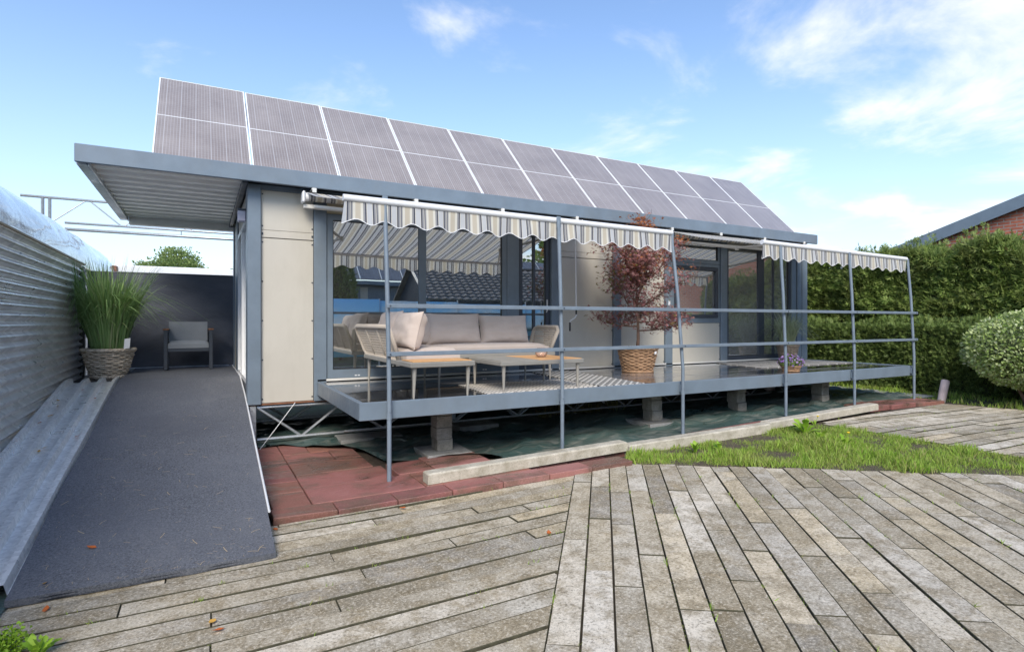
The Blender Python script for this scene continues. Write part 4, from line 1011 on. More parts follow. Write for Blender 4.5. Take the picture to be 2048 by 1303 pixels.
def armchair():
    t = thing('armchair', 'charcoal armchair with grey cushions and teak armrests against the dark screen', 'chair', (-.17, 11.0, .82))
    x0, x1, y0, y1, z0 = -.52, .18, 10.70, 11.34, .822
    for x in (x0, x1-.055):
        m = MB(); m.cbox(x, x+.055, y0, y0+.05, z0, z0+.64, .004); m.cbox(x, x+.055, y1-.12, y1-.07, z0+.031, z0+.64, .004); m.cbox(x, x+.055, y0+.052, y1-.07, z0, z0+.03, .004); m.cbox(x, x+.055, y0+.052, y1-.122, z0+.60, z0+.64, .004); m.build('side_frame', STEELD, t)
        MB().cbox(x-.012, x+.070, y0-.01, y1-.06, z0+.642, z0+.664, .004).build('armrest', TEAKD, t)
    m = MB(); m.cbox(x0+.057, x1-.057, y0+.005, y0+.045, z0+.29, z0+.345, .004); m.cbox(x0+.057, x1-.057, y0+.05, y1-.08, z0+.31, z0+.335, .004); m.build('seat_frame', STEELD, t)
    m = MB(); m.cbox(x0+.06, x1-.06, y1-.10, y1-.06, z0+.40, z0+.72, .004); m.build('back_frame', STEELD, t)
    soft_box(x0+.06, x1-.06, y0-.005, y1-.16, z0+.347, z0+.455, .035, 3, .012).build('seat_cushion', CUSHG, t, True, auto=60)
    M = Matrix.Translation(((x0+x1)/2-.01, y1-.18, z0+.455+.15)) @ Matrix.Rotation(R(-12), 4, 'X')
    c = soft_box(-.285, .285, -.165, .165, -.055, .055, .03, 6, .012); c.v = [tuple(M @ Vector((v[0], v[2], v[1]))) for v in c.v]; c.f = [f[::-1] for f in c.f]; c.build('back_cushion', CUSHG, t, True, auto=60)
armchair()

# ------------------------------------------------------------------ baskets
def basket(lab, cx, cy, z, rb, rt, h, mat, rows, stakes, sr, squash=1.0):
    t = thing('wicker_basket', lab, 'basket', (cx, cy, z), 'wicker planters')
    def rad(k): return rb + (rt-rb)*(k**.8)
    m = MB(); n = stakes*4
    for j in range(rows):
        k = (j+.5)/rows; r = rad(k); pts = []
        for i in range(n+1):
            a = 2*math.pi*i/n; w = sr*.9*math.cos(stakes/2*a*1.0 + math.pi*(j % 2)); wz = .15*sr*math.sin(a*3+j)
            rr = r + w + .004*math.sin(a*5+j*2.1); pts.append((cx+rr*math.cos(a), cy+rr*math.sin(a)*squash, z+.02+(h-.05)*k+wz))
        m.tube(pts, sr*random.uniform(.85, 1.1), 5, False)
    m.build('weave', mat, t, True)
    m = MB()
    for i in range(stakes):
        a = 2*math.pi*(i+.5)/stakes; m.tube([(cx+rad(k)*math.cos(a), cy+rad(k)*math.sin(a)*squash, z+.005+(h-.02)*k) for k in (0, .33, .66, 1)], sr*.7, 5)
    m.build('stakes', mat, t)
    for nm, zz, r in (('rim', z+h-.022, rt), ('foot_band', z+.016, rb)):
        m = MB()
        for ph in range(3):
            pts = []
            for i in range(73):
                a = 2*math.pi*i/72; q = a*14+ph*2.094; rr = r+.012+sr*.9*math.cos(q); pts.append((cx+rr*math.cos(a), cy+rr*math.sin(a)*squash, zz+sr*.9*math.sin(q)))
            m.tube(pts, sr*.95, 5, False)
        m.build(nm, mat, t, True)
    m = MB(); m.lathe([(rb-.02, z+.01), (rt-.035, z+h*.9)], cx, cy, 24, True); m.v = [(v[0], cy+(v[1]-cy)*squash, v[2]) for v in m.v]; m.build('liner', BLACKP, t)
    m = MB(); m.lathe([(rt-.04, z+h*.84), (.02, z+h*.88)], cx, cy, 24, False, True); m.v = [(v[0], cy+(v[1]-cy)*squash, v[2]) for v in m.v]; m.build('soil', SOIL, t)
    return t
basket('large pale wicker basket at the top of the ramp beside the corrugated wall', -1.20, 10.33, .776, .20, .315, .43, WICK, 13, 22, .0165)
basket('brown round wicker basket on the deck under the red maple', 6.04, 6.93, ZF, .215, .30, .40, WICKB, 14, 24, .0135)
basket('grey-brown tapered wicker pot beside the far glass door', 10.22, 7.30, ZF, .13, .195, .34, WICKG, 16, 20, .009)
basket('small low wicker basket with flowers at the front edge of the deck', 8.20, 5.80, ZF, .105, .135, .11, WICKB, 6, 18, .008)

# ------------------------------------------------------------------ ornamental grasses
def grass_plant(name, lab, cx, cy, z, n, hmin, hmax, spread, mat, r0, wid=.007, droop=.5, tagged=False):
    t = thing(name, lab, 'grass plant', (cx, cy, z)); m = MB(); seg = 9
    for i in range(n):
        a = random.uniform(0, 2*math.pi); rr = r0*math.sqrt(random.random()); bx, by = cx+rr*math.cos(a), cy+rr*math.sin(a)
        a2 = a+random.gauss(0, .5); h = random.uniform(hmin, hmax); sp = spread*(rr/r0*.75+.05+random.random()*.30)*h; dr = droop*random.random()**2*h*(.4+rr/r0)
        w = wid*random.uniform(.6, 1.2); px_, py_ = -math.sin(a2), math.cos(a2); b = len(m.v); tw = random.uniform(-.9, .9)
        for k in range(seg):
            q = k/(seg-1); out = sp*(q*.55+.45*q*q) + dr*.8*max(0, q-.45)**2*3; zz = h*(q-.10*q*q) - dr*max(0, q-.5)**2*4.2
            ww = w*(1-q**2.2)*(.6+.4*min(1, q*4)); ca_, sa_ = math.cos(tw*q), math.sin(tw*q)
            ox, oy = px_*ca_+math.cos(a2)*sa_, py_*ca_+math.sin(a2)*sa_
            x, y = bx+math.cos(a2)*out, by+math.sin(a2)*out
            x = max(x, -1.555) if name == 'tall_grass_plant' else x; y = min(y, 11.5) if name == 'tall_grass_plant' else y
            m.v.append((x-ox*ww, y-oy*ww, z+zz)); m.v.append((x+ox*ww, y+oy*ww, z+zz+.2*ww))
        for k in range(seg-1): m.f.append((b+2*k, b+2*k+1, b+2*k+3, b+2*k+2))
    m.build('blades', mat, t); return t
gp = grass_plant('tall_grass_plant', 'tall green ornamental grass in the large pale basket by the corrugated wall', -1.20, 10.33, 1.15, 1500, .70, 1.62, .40, LORN, .21, .010, .50)
MB().add([(-.985, 10.02, 1.20), (-.915, 10.05, 1.215), (-.905, 10.06, 1.36), (-.975, 10.03, 1.35), (-.985, 10.021, 1.20), (-.915, 10.051, 1.215), (-.905, 10.061, 1.36), (-.975, 10.031, 1.35)], [(0,1,2,3), (7,6,5,4)]).build('plant_tag', WHITE, gp)
grass_plant('pale_grass_plant', 'pale feathery grass in the grey-brown pot by the far door', 10.22, 7.30, 1.10, 420, .45, .95, .42, LPALE, .11, .005, .75)
def flowers():
    t = thing('flower_plant', 'purple flowering plant in the small low basket on the deck edge', 'flowers', (8.2, 5.8, ZF+.09))
    n = 700; p = rng.normal(size=(n, 3)); p /= np.linalg.norm(p, axis=1)[:, None]; p[:, 2] = np.abs(p[:, 2]); q = p*[.21, .17, .15]*rng.uniform(.5, 1.05, (n, 1)) + [8.2, 5.8, ZF+.10]
    scatter('leaves', [(-.4,0,0),(.4,0,0),(.3,.6,.1),(0,1,0),(-.3,.6,.1)], [(0,1,2,3,4)], q, frames(p+rng.normal(size=(n,3))*.5), rng.uniform(.02, .04, n), m_leaf('flower_foliage', [(.07,.12,.03), (.13,.19,.05), (.18,.22,.08)]), parent=t)
    n = 170; p = rng.normal(size=(n, 3)); p /= np.linalg.norm(p, axis=1)[:, None]; p[:, 2] = np.abs(p[:, 2]); q = p*[.22, .18, .17]*rng.uniform(.85, 1.08, (n, 1)) + [8.2, 5.8, ZF+.10]
    pv = [(0,0,0)] + [((1 if k % 2 else .45)*math.cos(k*math.pi/5), (1 if k % 2 else .45)*math.sin(k*math.pi/5), .15) for k in range(10)]
    scatter('petals', pv, [(0, k+1, (k+1) % 10+1) for k in range(10)], q, frames(p+rng.normal(size=(n,3))*.3), rng.uniform(.014, .024, n), LPUR, parent=t)
flowers()

# ------------------------------------------------------------------ red maple
def maple():
    cx, cy, z0 = 6.04, 6.93, ZF+.34
    t = thing('maple_tree', 'red Japanese maple growing in the brown wicker basket', 'tree', (cx, cy, z0))
    m = MB(); tips = []
    def branch(p, d, L_, r, lev):
        pts = [p]; rs = [r]; n = 5; q = Vector(p); dd = Vector(d)
        for k in range(n):
            dd = (dd + Vector((random.gauss(0, .10), random.gauss(0, .10), .05))).normalized(); q = q + dd*L_/n; pts.append(q.copy()); rs.append(max(.0022, r*(1-.6*(k+1)/n)))
            if lev >= 2 or (lev == 1 and k > 1): tips.append((q.copy(), dd.copy()))
        m.tube(pts, rs, 6 if lev < 2 else 4, False)
        if lev < 3:
            for k in range({0: 0, 1: 7, 2: 5}[lev]):
                s = random.randint(1, n); b = pts[s]; out = Vector((random.gauss(0, 1), random.gauss(0, 1), random.uniform(-.15, .55))).normalized()
                branch(b, (dd*.7+out*.8).normalized(), L_*random.uniform(.42, .62), rs[s]*.65, lev+1)
    # short trunk that forks
    tr = [Vector((cx, cy, z0)), Vector((cx+.015, cy, z0+.18)), Vector((cx+.01, cy, z0+.42)), Vector((cx-.02, cy, z0+.8)), Vector((cx-.01, cy, z0+1.25))]
    m.tube(tr, [.03, .026, .022, .017, .012], 8)
    for i in range(15):
        a = i*2.4+random.uniform(-.3, .3); k = .12+.88*(i/14); p = tr[1].lerp(tr[4], k); el = random.uniform(.15, .55)+.5*k
        el = el if i > 3 else -.05; branch(p, (math.cos(a)*math.cos(el), math.sin(a)*math.cos(el), math.sin(el)), .86-.30*k if i > 3 else .52, .014, 1)
    branch(tr[4], (.05, 0, 1), .62, .010, 1)
    m.build('trunk', BARK, t, True)
    P = []; N_ = []
    for (q, d) in tips:
        for _ in range(6):
            o = Vector((random.gauss(0, .09), random.gauss(0, .09), random.gauss(0, .045))); w = q+o
            e = ((w.x-cx)/1.02)**2+((w.y-cy)/.75)**2
            if e > 1.0 or w.z < z0+.14 or w.z > 3.27 or w.y > 7.62 or (w.z > 2.95 and abs(w.x-cx) > .28): continue
            P.append(w); N_.append(Vector((random.gauss(0, .5)+d.x*.5, random.gauss(0, .5)+d.y*.5-.25, random.uniform(.3, 1.2))))
    P = np.array([tuple(p) for p in P]); N_ = np.array([tuple(p) for p in N_]); keep = rng.random(len(P)) < min(1, 6000/len(P)); P, N_ = P[keep], N_[keep]
    lv = [(0, -.15, 0)]
    for k, (a, L_) in enumerate(((-105, .55), (-55, .85), (0, 1.1), (55, .85), (105, .55))):
        a = R(90+a); 
        if k: b = R(90+(-80, -28, 28, 80)[k-1]); lv.append((.26*math.cos(b), .26*math.sin(b), .02))
        lv.append((L_*math.cos(a), L_*math.sin(a), -.16*L_))
    lv = [lv[0]] + lv[1:]; tf = [(0, k, k+1) for k in range(1, len(lv)-1)]
    kind = np.full(len(P), 0); r_ = rng.random(len(P))
    kind[((P[:, 2] > 2.35) & (P[:, 0] > cx+.25) & (r_ < .5)) | (P[:, 2] > 2.85) | ((P[:, 2] > 2.3) & (r_ < .16))] = 1
    kind[(kind == 0) & (((P[:, 0] < cx-.55) & (r_ < .45)) | (r_ > .95))] = 2
    fr_ = frames(N_)
    for k, (nm, mt) in enumerate((('crown', LMAPLE), ('orange_leaves', LMAPO), ('green_leaves', LMAPG))):
        s = kind == k; scatter(nm, lv, tf, P[s], fr_[s], rng.uniform(.032, .060, s.sum()), mt, parent=t)
    MB().add([(6.09, 6.60, 1.10), (6.13, 6.60, 1.11), (6.13, 6.60, 1.15), (6.09, 6.60, 1.14), (6.09, 6.601, 1.10), (6.13, 6.601, 1.11), (6.13, 6.601, 1.15), (6.09, 6.601, 1.14)], [(0,1,2,3), (7,6,5,4)]).build('plant_tag', WHITE, t)
    m = MB(); m.add([(6.32, 6.55, 1.86), (6.36, 6.55, 1.85), (6.37, 6.55, 1.92), (6.33, 6.55, 1.93)], [(0,1,2,3)]); m.build('plant_label', WHITE, t)
maple()

# ================================================================== LEFT SIDE
XWALL = -1.60
wallt = thing('corrugated_wall', 'horizontal corrugated grey steel wall left of the ramp', 'wall', (XWALL, 7, 0))
pitch = .102; ZW1 = 2.48
def cw(y0, y1, off):
    nz = int(ZW1/pitch*10); m = MB(); Ys = np.linspace(y0, y1, 10)
    m.grid(lambda u, v: (XWALL-.012+off+  .024*math.sin(2*math.pi*(v*ZW1/nz)/pitch)+.002*mnoise.noise(Vector((Ys[u]*.4, v*.01, 2))), Ys[u], v*ZW1/nz), 10, nz+1); m.build('corrugated_sheet', WALLM, wallt, True)
cw(2.2, 5.2, .0); cw(5.205, 8.1, .004); cw(8.105, 10.85, .0)
m = MB()
for y in (5.6, 6.4, 7.4, 8.4, 9.4, 10.4):
    for z in (.56, 1.07, 1.68, 2.29): m.tube([(XWALL+.004, y, z), (XWALL+.022, y, z)], .008, 6)
m.build('screw', GALV, wallt)['kind'] = 'stuff'
MB().cbox(XWALL-.10, XWALL-.045, 2.2, 10.85, 0, 2.42, .004).build('wall_core', STEELD, wallt); MB().cbox(XWALL-.02, XWALL+.03, 2.2, 11.0, ZW1-.006, ZW1+.024, .006).build('top_batten', m_wood('weathered_batten', (.24, .17, .09), (.36, .28, .17), (40, 3, 40)), wallt)
MB().cbox(XWALL-.04, XWALL+.02, 10.86, 10.98, .0, 2.42, .004).build('end_post', BLACKP, wallt)
# polythene tunnel roof rising behind the wall
def tunnel():
    t = thing('polytunnel', 'glossy white polythene tunnel roof above the corrugated wall', 'greenhouse', (-3.2, 9, 0)); n = 26; Ys = np.linspace(2.2, 15.2, 60)
    def P(u, v):
        a = math.pi*v/(n-1); y = Ys[u]; x = -3.2+1.60*math.cos(a); z = 2.46+1.02*math.sin(a)
        w = .030*mnoise.noise(Vector((y*.9, a*3.5, 1))) + .014*mnoise.noise(Vector((y*2.6, a*8, 4))) + .03*abs(math.sin(y*1.6))*math.sin(a)
        return (x+w*math.cos(a), y, z+w*math.sin(a)*1.2)
    MB().grid(P, 60, n).build('film', FILM, t, True)
    m = MB()
    for y in np.linspace(2.4, 15.1, 8): m.tube([(-3.2+1.54*math.cos(a), y, 2.44+.96*math.sin(a)) for a in np.linspace(0, math.pi, 15)], .022, 6)
    m.build('hoop', GALV, t)
    m = MB(); 
    for x in (-1.66, -4.74):
        for y in (11.2, 15.1): m.bar((x, y, 0), (x, y, 2.46), .05)
        m.bar((x, 10.9, 2.44), (x, 15.2, 2.44), .05)
    m.build('side_post', GALV, t); MB().cbox(-4.8, -4.7, 2.2, 15.2, 0, 2.44, .004).build('side_wall', WHITE, t); MB().cbox(-1.70, -1.66, 11.0, 15.2, 0, 2.43, .004).build('side_wall', WHITE, t)
    MB().cbox(-1.72, -1.60, 15.0, 15.3, 2.50, 2.82, .01).build('gutter_end', paint('rusty_metal', (.30, .15, .09), .7, .5, 9), t)
tunnel()
# dark privacy screen
def screen():
    t = thing('privacy_screen', 'dark navy cloth privacy screen behind the armchair', 'screen', (-.55, 11.66, .6))
    MB().grid(lambda u, v: (-1.62+u*2.14/40, 11.64+.020*mnoise.noise(Vector((u*.12+v*.1, v*.16, 3)))+.012*mnoise.noise(Vector((u*.3-v*.3, v*.3, 8)))*(1-v/30), .80+v*(2.43-.80)/30), 41, 31).build('cloth', SCREEN, t, True)
    m = MB(); m.tube([(-1.62, 11.64, 2.435), (.52, 11.64, 2.435)], .010, 6); m.build('top_hem', STEELD, t)
    m = MB()
    for x in (-1.62, -.5, .5): m.bar((x, 11.69, 0), (x, 11.69, 2.44), .04)
    m.build('frame_post', STEELD, t)
screen()
# greenhouse truss frame behind
def gh():
    GALV = TRUSSM; t = thing('greenhouse_frame', 'bare galvanised greenhouse girder frame behind the canopy', 'frame', (0, 15.6, 0)); y = 15.6; x0, x1 = -3.35, 5.0
    zt, zb = 4.28, 3.76
    for nm, z, r in (('top_chord', zt, .028), ('bottom_chord', zb, .026), ('gutter_pipe', 3.62, .034)): MB().tube([(x0 if nm == 'top_chord' else -2.6, y, z), (x1, y, z)], r, 8).build(nm, GALV, t, True)
    x = -2.82
    while x < 4.8:
        MB().tube([(x, y, zb), (x+.60, y, zt)], .015, 6).build('diagonal', GALV, t); MB().tube([(x+.66, y, zt), (x+1.25, y, zb)], .015, 6).build('diagonal', GALV, t); x += 1.29
    for x in (-2.98, -2.86, 4.9): MB().bar((x, y, 0), (x, y, zt), .045).build('upright', GALV, t)
    m = MB()
    for x in (-.4, 1.4, 3.2): m.tube([(x, y, 3.62), (x, y, zb)], .012, 6)
    m.build('pipe_hanger', GALV, t)
gh()
# white low building far behind the screen
def white_shed():
    t = thing('white_building', 'long low white building behind the privacy screen', 'building', (-4, 21, 0))
    for i in range(8): MB().cbox(-14+i*2.4, -14+(i+1)*2.4-.02, 20, 20.1, 0, 3.02, .006).build('wall_panel', WHITE, t)
    MB().cbox(-14.1, 5.3, 19.9, 27, 3.03, 3.24, .02).build('roof', WHITE, t); MB().cbox(-14, 5.2, 26.8, 26.9, 0, 3.02, .004).build('back_wall', WHITE, t)
white_shed()

# ================================================================== TREES AND HEDGES
def spray():                       # flat cypress spray, about unit length
    v = []; f = []
    def lf(x, y, a, L_, w):
        b = len(v); dx, dy = math.sin(a), math.cos(a); nx, ny_ = dy, -dx
        v.extend([(x, y, 0), (x+dx*L_*.5+nx*w, y+dy*L_*.5+ny_*w, .04), (x+dx*L_, y+dy*L_, -.03), (x+dx*L_*.5-nx*w, y+dy*L_*.5-ny_*w, .04)]); f.append((b, b+1, b+2, b+3))
    lf(0, 0, 0, 1, .07); lf(0, .15, .75, .55, .06); lf(0, .15, -.75, .55, .06); lf(0, .45, .65, .42, .05); lf(0, .45, -.65, .42, .05)
    return v, f
SPV, SPF = spray()
def out_frames(nrm, droop, jit):
    n = len(nrm); y = nrm + rng.normal(size=(n, 3))*jit + np.array([0, 0, droop]); y /= np.linalg.norm(y, axis=1, keepdims=True)
    a = rng.normal(size=(n, 3)); x = np.cross(y, a); x /= np.linalg.norm(x, axis=1, keepdims=True)+1e-9; z = np.cross(x, y); return np.stack([x, y, z], 2)
def hedge(name, lab, x0, x1, y0, y1, z0, ztop, n_face, n_top, mat, s0, s1, rough, top_amp, ends=0, seed=0, shoots=0):
    t = thing(name, lab, 'hedge', ((x0+x1)/2, (y0+y1)/2, z0))
    def bulge(y, z): return rough*mnoise.noise(Vector((y*1.1+seed, z*1.4, seed))) + rough*.5*mnoise.noise(Vector((y*3.3, z*3.3, seed+4)))
    sh_k = .35 if name == 'low_hedge' else 1.0
    def topz(y): return ztop(y) if callable(ztop) else ztop
    ny_, nz = 60, 16; Ys = np.linspace(y0, y1, ny_)
    m = MB(); ring = []
    def C(u, v):
        y = Ys[u]; zt = topz(y)-.10; k = v/(nz-1); return (x0+.10+bulge(y, z0+(zt-z0)*k), y, z0+(zt-z0)*k)
    m.grid(C, ny_, nz); m.grid(lambda u, v: (x0+.10+bulge(Ys[u], topz(Ys[u])-.10)*(1-v)+(x1-x0-.1)*v, Ys[u], topz(Ys[u])-.10), ny_, 2); m.grid(lambda u, v: (x1, Ys[u], z0+(topz(Ys[u])-.1-z0)*v), ny_, 2)
    for y in (y0, y1): m.add([(x0+.1, y, z0), (x1, y, z0), (x1, y, topz(y)-.1), (x0+.1, y, topz(y)-.1)], [(0,1,2,3)])
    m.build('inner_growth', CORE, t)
    Y_ = rng.uniform(y0, y1, n_face); U = rng.random(n_face); zt = np.array([topz(y) for y in Y_]); Z = z0+(zt-z0)*U
    bl = np.array([bulge(a, b) for a, b in zip(Y_, Z)]); X = x0+bl+rng.uniform(0, .10, n_face)
    P = [np.stack([X, Y_, Z], 1)]; Nn = [np.tile([-1., 0, 0], (n_face, 1))]
    Y_ = rng.uniform(y0, y1, n_top); X = rng.uniform(x0, x1, n_top)**1.0; zt = np.array([topz(y) for y in Y_])
    P.append(np.stack([X, Y_, zt-rng.uniform(0, .12, n_top)+top_amp*np.array([abs(mnoise.noise(Vector((y*2.2, x*2.2, seed+9)))) for x, y in zip(X, Y_)])], 1)); Nn.append(np.tile([-.25, 0, 1.], (n_top, 1)))
    if ends:
        Z = z0+(topz(y0)-z0)*rng.random(ends); P.append(np.stack([rng.uniform(x0, x1, ends), np.full(ends, y0)+rng.uniform(-.02, .08, ends), Z], 1)); Nn.append(np.tile([0, -1., 0], (ends, 1)))
    P = np.concatenate(P); Nn = np.concatenate(Nn)
    if shoots:
        c_ = rng.uniform(y0, y1, shoots//14); Y_ = np.repeat(c_, 14)+rng.normal(size=shoots//14*14)*.06; X = np.repeat(rng.uniform(x0, x1, shoots//14), 14)+rng.normal(size=len(Y_))*.06; hh = np.tile(np.linspace(0, 1, 14), shoots//14)*np.repeat(rng.uniform(.10, .36, shoots//14)*sh_k, 14)
        Pn = np.stack([X, Y_, np.array([topz(y) for y in Y_])+.05+hh], 1); scatter('top_shoots', SPV, SPF, Pn, out_frames(np.tile([-.15, 0, 1.], (len(Pn), 1)), .5, .35), rng.uniform(.07, .16, len(Pn)), mat, parent=t)
    scatter('foliage', SPV, SPF, P, out_frames(Nn, .25, .55), rng.uniform(s0, s1, len(P)), mat, parent=t)
def tall_top(y): return float(np.interp(y, [3, 4.3, 4.8, 5.15, 5.45, 5.75, 6.05, 6.7, 7.4, 8.2, 10, 15], [2.68, 2.68, 2.74, 3.06, 3.18, 3.10, 2.88, 3.08, 3.04, 3.02, 3.08, 3.1])) + .06*mnoise.noise(Vector((y*2.2, 0, 0)))
hedge('tall_hedge', 'tall dense green cypress hedge in front of the brick house', 13.6, 14.7, 3.0, 15.5, .2, tall_top, 34000, 9000, LHEDGE, .07, .26, .20, .26, seed=1, shoots=2800)
hedge('low_hedge', 'low clipped green hedge at the foot of the tall hedge', 12.55, 13.35, 3.4, 15.0, .2, lambda y: 1.50+.03*mnoise.noise(Vector((y, 2, 2))), 30000, 12000, LHEDGE2, .05, .14, .09, .06, seed=5, shoots=900)
def round_bush():
    cx, cy, cz = 11.80, 4.00, 1.10; t = thing('round_bush', 'round clipped variegated light green bush at the right edge', 'bush', (cx, cy, .2))
    n = 15000; p = rng.normal(size=(n, 3)); p /= np.linalg.norm(p, axis=1)[:, None]
    r = 1 + .12*np.array([mnoise.noise(Vector(tuple(q*1.6))) + .5*mnoise.noise(Vector(tuple(q*4.5))) for q in p]); R_ = np.array([.87, .87, .68])
    q = p*R_*(r*rng.uniform(.86, 1.07, n))[:, None]; q[:, 2] = np.where(q[:, 2] < 0, q[:, 2]*.85, q[:, 2])
    lv = [(-.22, 0, 0), (.22, 0, 0), (.38, .45, .06), (0, 1, 0), (-.38, .45, .06)]
    scatter('foliage', lv, [(0,1,2,3,4)], q+[cx, cy, cz], out_frames(p, .2, .7), rng.uniform(.03, .06, n), LBUSH, parent=t)
    m = MB(); nu, nv = 24, 12
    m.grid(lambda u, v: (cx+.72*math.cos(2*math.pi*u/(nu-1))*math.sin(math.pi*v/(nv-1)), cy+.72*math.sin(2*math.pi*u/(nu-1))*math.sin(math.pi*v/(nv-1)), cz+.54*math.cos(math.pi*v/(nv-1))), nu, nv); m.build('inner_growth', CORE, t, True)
    m = MB()
    for k in range(6): a = k*1.05; m.tube([(cx+.08*math.cos(a), cy+.08*math.sin(a), .18), (cx+.3*math.cos(a), cy+.3*math.sin(a), .7)], [.03, .02], 6)
    m.build('stem', BARK, t)
round_bush()
def tree(name, lab, x, y, h, rx, rz_, cz, mat, n=5000, leaf=.22, trunk=.18, group=None):
    t = thing(name, lab, 'tree', (x, y, 0), group); m = MB(); m.tube([(x, y, 0), (x+.05, y, cz-rz_*.6), (x, y, cz)], [trunk, trunk*.8, trunk*.4], 8); tips = []
    for k in range(16):
        a = k*2.4; el = random.uniform(.1, 1.1); L_ = random.uniform(.6, .95); e = Vector((x+rx*L_*math.cos(a)*math.cos(el), y+rx*L_*math.sin(a)*math.cos(el), cz+rz_*L_*(math.sin(el)*1.3-.45))); s = Vector((x, y, cz-rz_*random.uniform(.1, .6))); m.tube([s, s.lerp(e, .5)+Vector((0, 0, .15*rz_)), e], [trunk*.4, trunk*.25, .02], 5); tips += [e, s.lerp(e, .6)]
    m.build('trunk', BARK, t, True); P = []
    for _ in range(26): 
        p = rng.normal(size=3); p /= np.linalg.norm(p); tips.append(Vector((x, y, cz))+Vector((p[0]*rx*.8, p[1]*rx*.8, p[2]*rz_*.8)))
    T = np.array([tuple(q) for q in tips]); P = T[rng.integers(0, len(T), n)] + np.clip(rng.normal(size=(n, 3)), -1.7, 1.7)*[rx*.17, rx*.17, rz_*.15]
    lv = [(-.25, 0, 0), (.25, 0, 0), (.4, .5, .08), (0, 1, 0), (-.4, .5, .08)]
    scatter('crown', lv, [(0,1,2,3,4)], P, out_frames(P-np.array([x, y, cz]), .2, .8), rng.uniform(.6, 1.2, n)*leaf, mat, parent=t)
tree('broadleaf_tree', 'round green tree above the long low white building', -1.6, 45, 6.4, 2.1, 2.0, 4.55, LTREE, 16000, .13)
tree('broadleaf_tree', 'tiny dark treetop just left of the house corner', 2.35, 48, 5.5, .75, .9, 4.75, LTREE, 1500, .2)

# clay pipe stub on the verge
def pipe():
    x, y = 11.52, 5.22; a = Vector((x, y, .17)); b = a+Vector((.115, -.02, .39)); m = MB(); d = (b-a).normalized()
    m.tube([a, a+d*.2, b-d*.02, b], [.062, .066, .066, .058], 16); o = m.build('clay_pipe', PINK, None, True, origin=tuple(a), auto=50); tag(o, 'short leaning pinkish clay pipe stub on the grass verge', 'pipe')
pipe()
m = MB(); x, y = 9.55, 7.2; m.lathe([(.07, .245), (.10, .34), (.11, .39), (.10, .39)], x, y, 16); pt_ = thing('flower_pot', 'small pinkish pot standing under the far end of the deck', 'pot', (x, y, .245)); m.build('pot', PINK, pt_, True, auto=40); MB().lathe([(.095, .375), (.01, .385)], x, y, 12, False, True).build('soil', SOIL, pt_)

# ------------------------------------------------------------------ brick house on the right
def brick_house():
    t = thing('brick_house', 'red brick house with a grey-edged gable roof behind the hedge', 'house', (19, 2.5, 0)); X = 17.0; yl, yr, yp = 9.6, -5.0, 2.3; zl = 3.15; zp = zl+(yl-yp)*.325
    m = MB(); zr_ = zp-(yp-yr)*.325
    m.add([(X, yl, 0), (X, yr, 0), (X, yr, zr_), (X, yp, zp), (X, yl, zl), (X+8, yl, 0), (X+8, yr, 0), (X+8, yr, zr_), (X+8, yp, zp), (X+8, yl, zl)], [(0,4,3,2,1), (5,6,7,8,9), (0,1,6,5), (1,2,7,6), (0,5,9,4)]); m.build('wall', BRICK, t)
    def rake(ya, za, yb, zb, x0, x1, th, nm, mat, up=0): MB().add([(x, y, z) for x in (x0, x1) for (y, z) in ((ya, za+up), (yb, zb+up), (yb, zb+up+th), (ya, za+up+th))], [(0,1,2,3), (7,6,5,4), (0,4,5,1), (1,5,6,2), (2,6,7,3), (3,7,4,0)]).build(nm, mat, t)
    rake(yl+.6, zl-.195, yp, zp, X-.14, X+8.3, .05, 'roof', ROOFT, .19); rake(yp, zp, yr-.6, zr_-.195, X-.14, X+8.3, .05, 'roof', ROOFT, .19)
    rake(yl+.6, zl-.195, yp, zp, X-.17, X-.142, .30, 'barge_board', STEEL, -.06); rake(yp, zp, yr-.6, zr_-.195, X-.17, X-.142, .30, 'barge_board', STEEL, -.06)
    rake(yl+.6, zl-.195, yp, zp, X-.14, X-.002, .02, 'eaves_board', STEEL, .02); rake(yp, zp, yr-.6, zr_-.195, X-.14, X-.002, .02, 'eaves_board', STEEL, .02)
brick_house()

# ================================================================== BEHIND THE CAMERA (seen mirrored in the glass)
def banner_fence():
    t = thing('banner_fence', 'long printed blue sky banner on a fence opposite the terrace', 'banner', (7, -1.7, 0))
    b = NB('printed_sky_banner'); s = b.sep(); n = b.noise(1.6, 6, .6, sc3=(.7, 1, 2.2)); z = b.rng(s[2], .75, 2.35)
    c = b.ramp(z, [(0, (.20, .42, .50)), (.30, (.24, .50, .62)), (.36, (.10, .18, .17)), (.42, (.72, .84, .90)), (.7, (.42, .70, .90)), (1, (.30, .60, .88))]); c = b.mix(b.math('MULTIPLY', b.rng(n, .48, .68), b.rng(s[2], 1.4, 1.7)), c, (.75, .80, .84)); b.set('Base Color', c); b.set('Roughness', .4)
    tr = b.N.new('ShaderNodeBsdfTranslucent'); b.L.new(c, tr.inputs['Color']); mx = b.N.new('ShaderNodeMixShader'); mx.inputs[0].default_value = .45; b.L.new(b.p.outputs[0], mx.inputs[1]); b.L.new(tr.outputs[0], mx.inputs[2]); b.L.new(mx.outputs[0], b.out.inputs[0])
    for i in range(5): MB().cbox(2.2+i*2.6, 2.2+(i+1)*2.6-.02, -1.72, -1.70, .55, 2.28-.05*i, .003).build('banner_panel', b.m, t)
    for i in range(6): MB().tube([(2.2+i*2.6, -1.76, -.05), (2.2+i*2.6, -1.76, 2.3)], .025, 8).build('fence_post', GALV, t)
banner_fence()
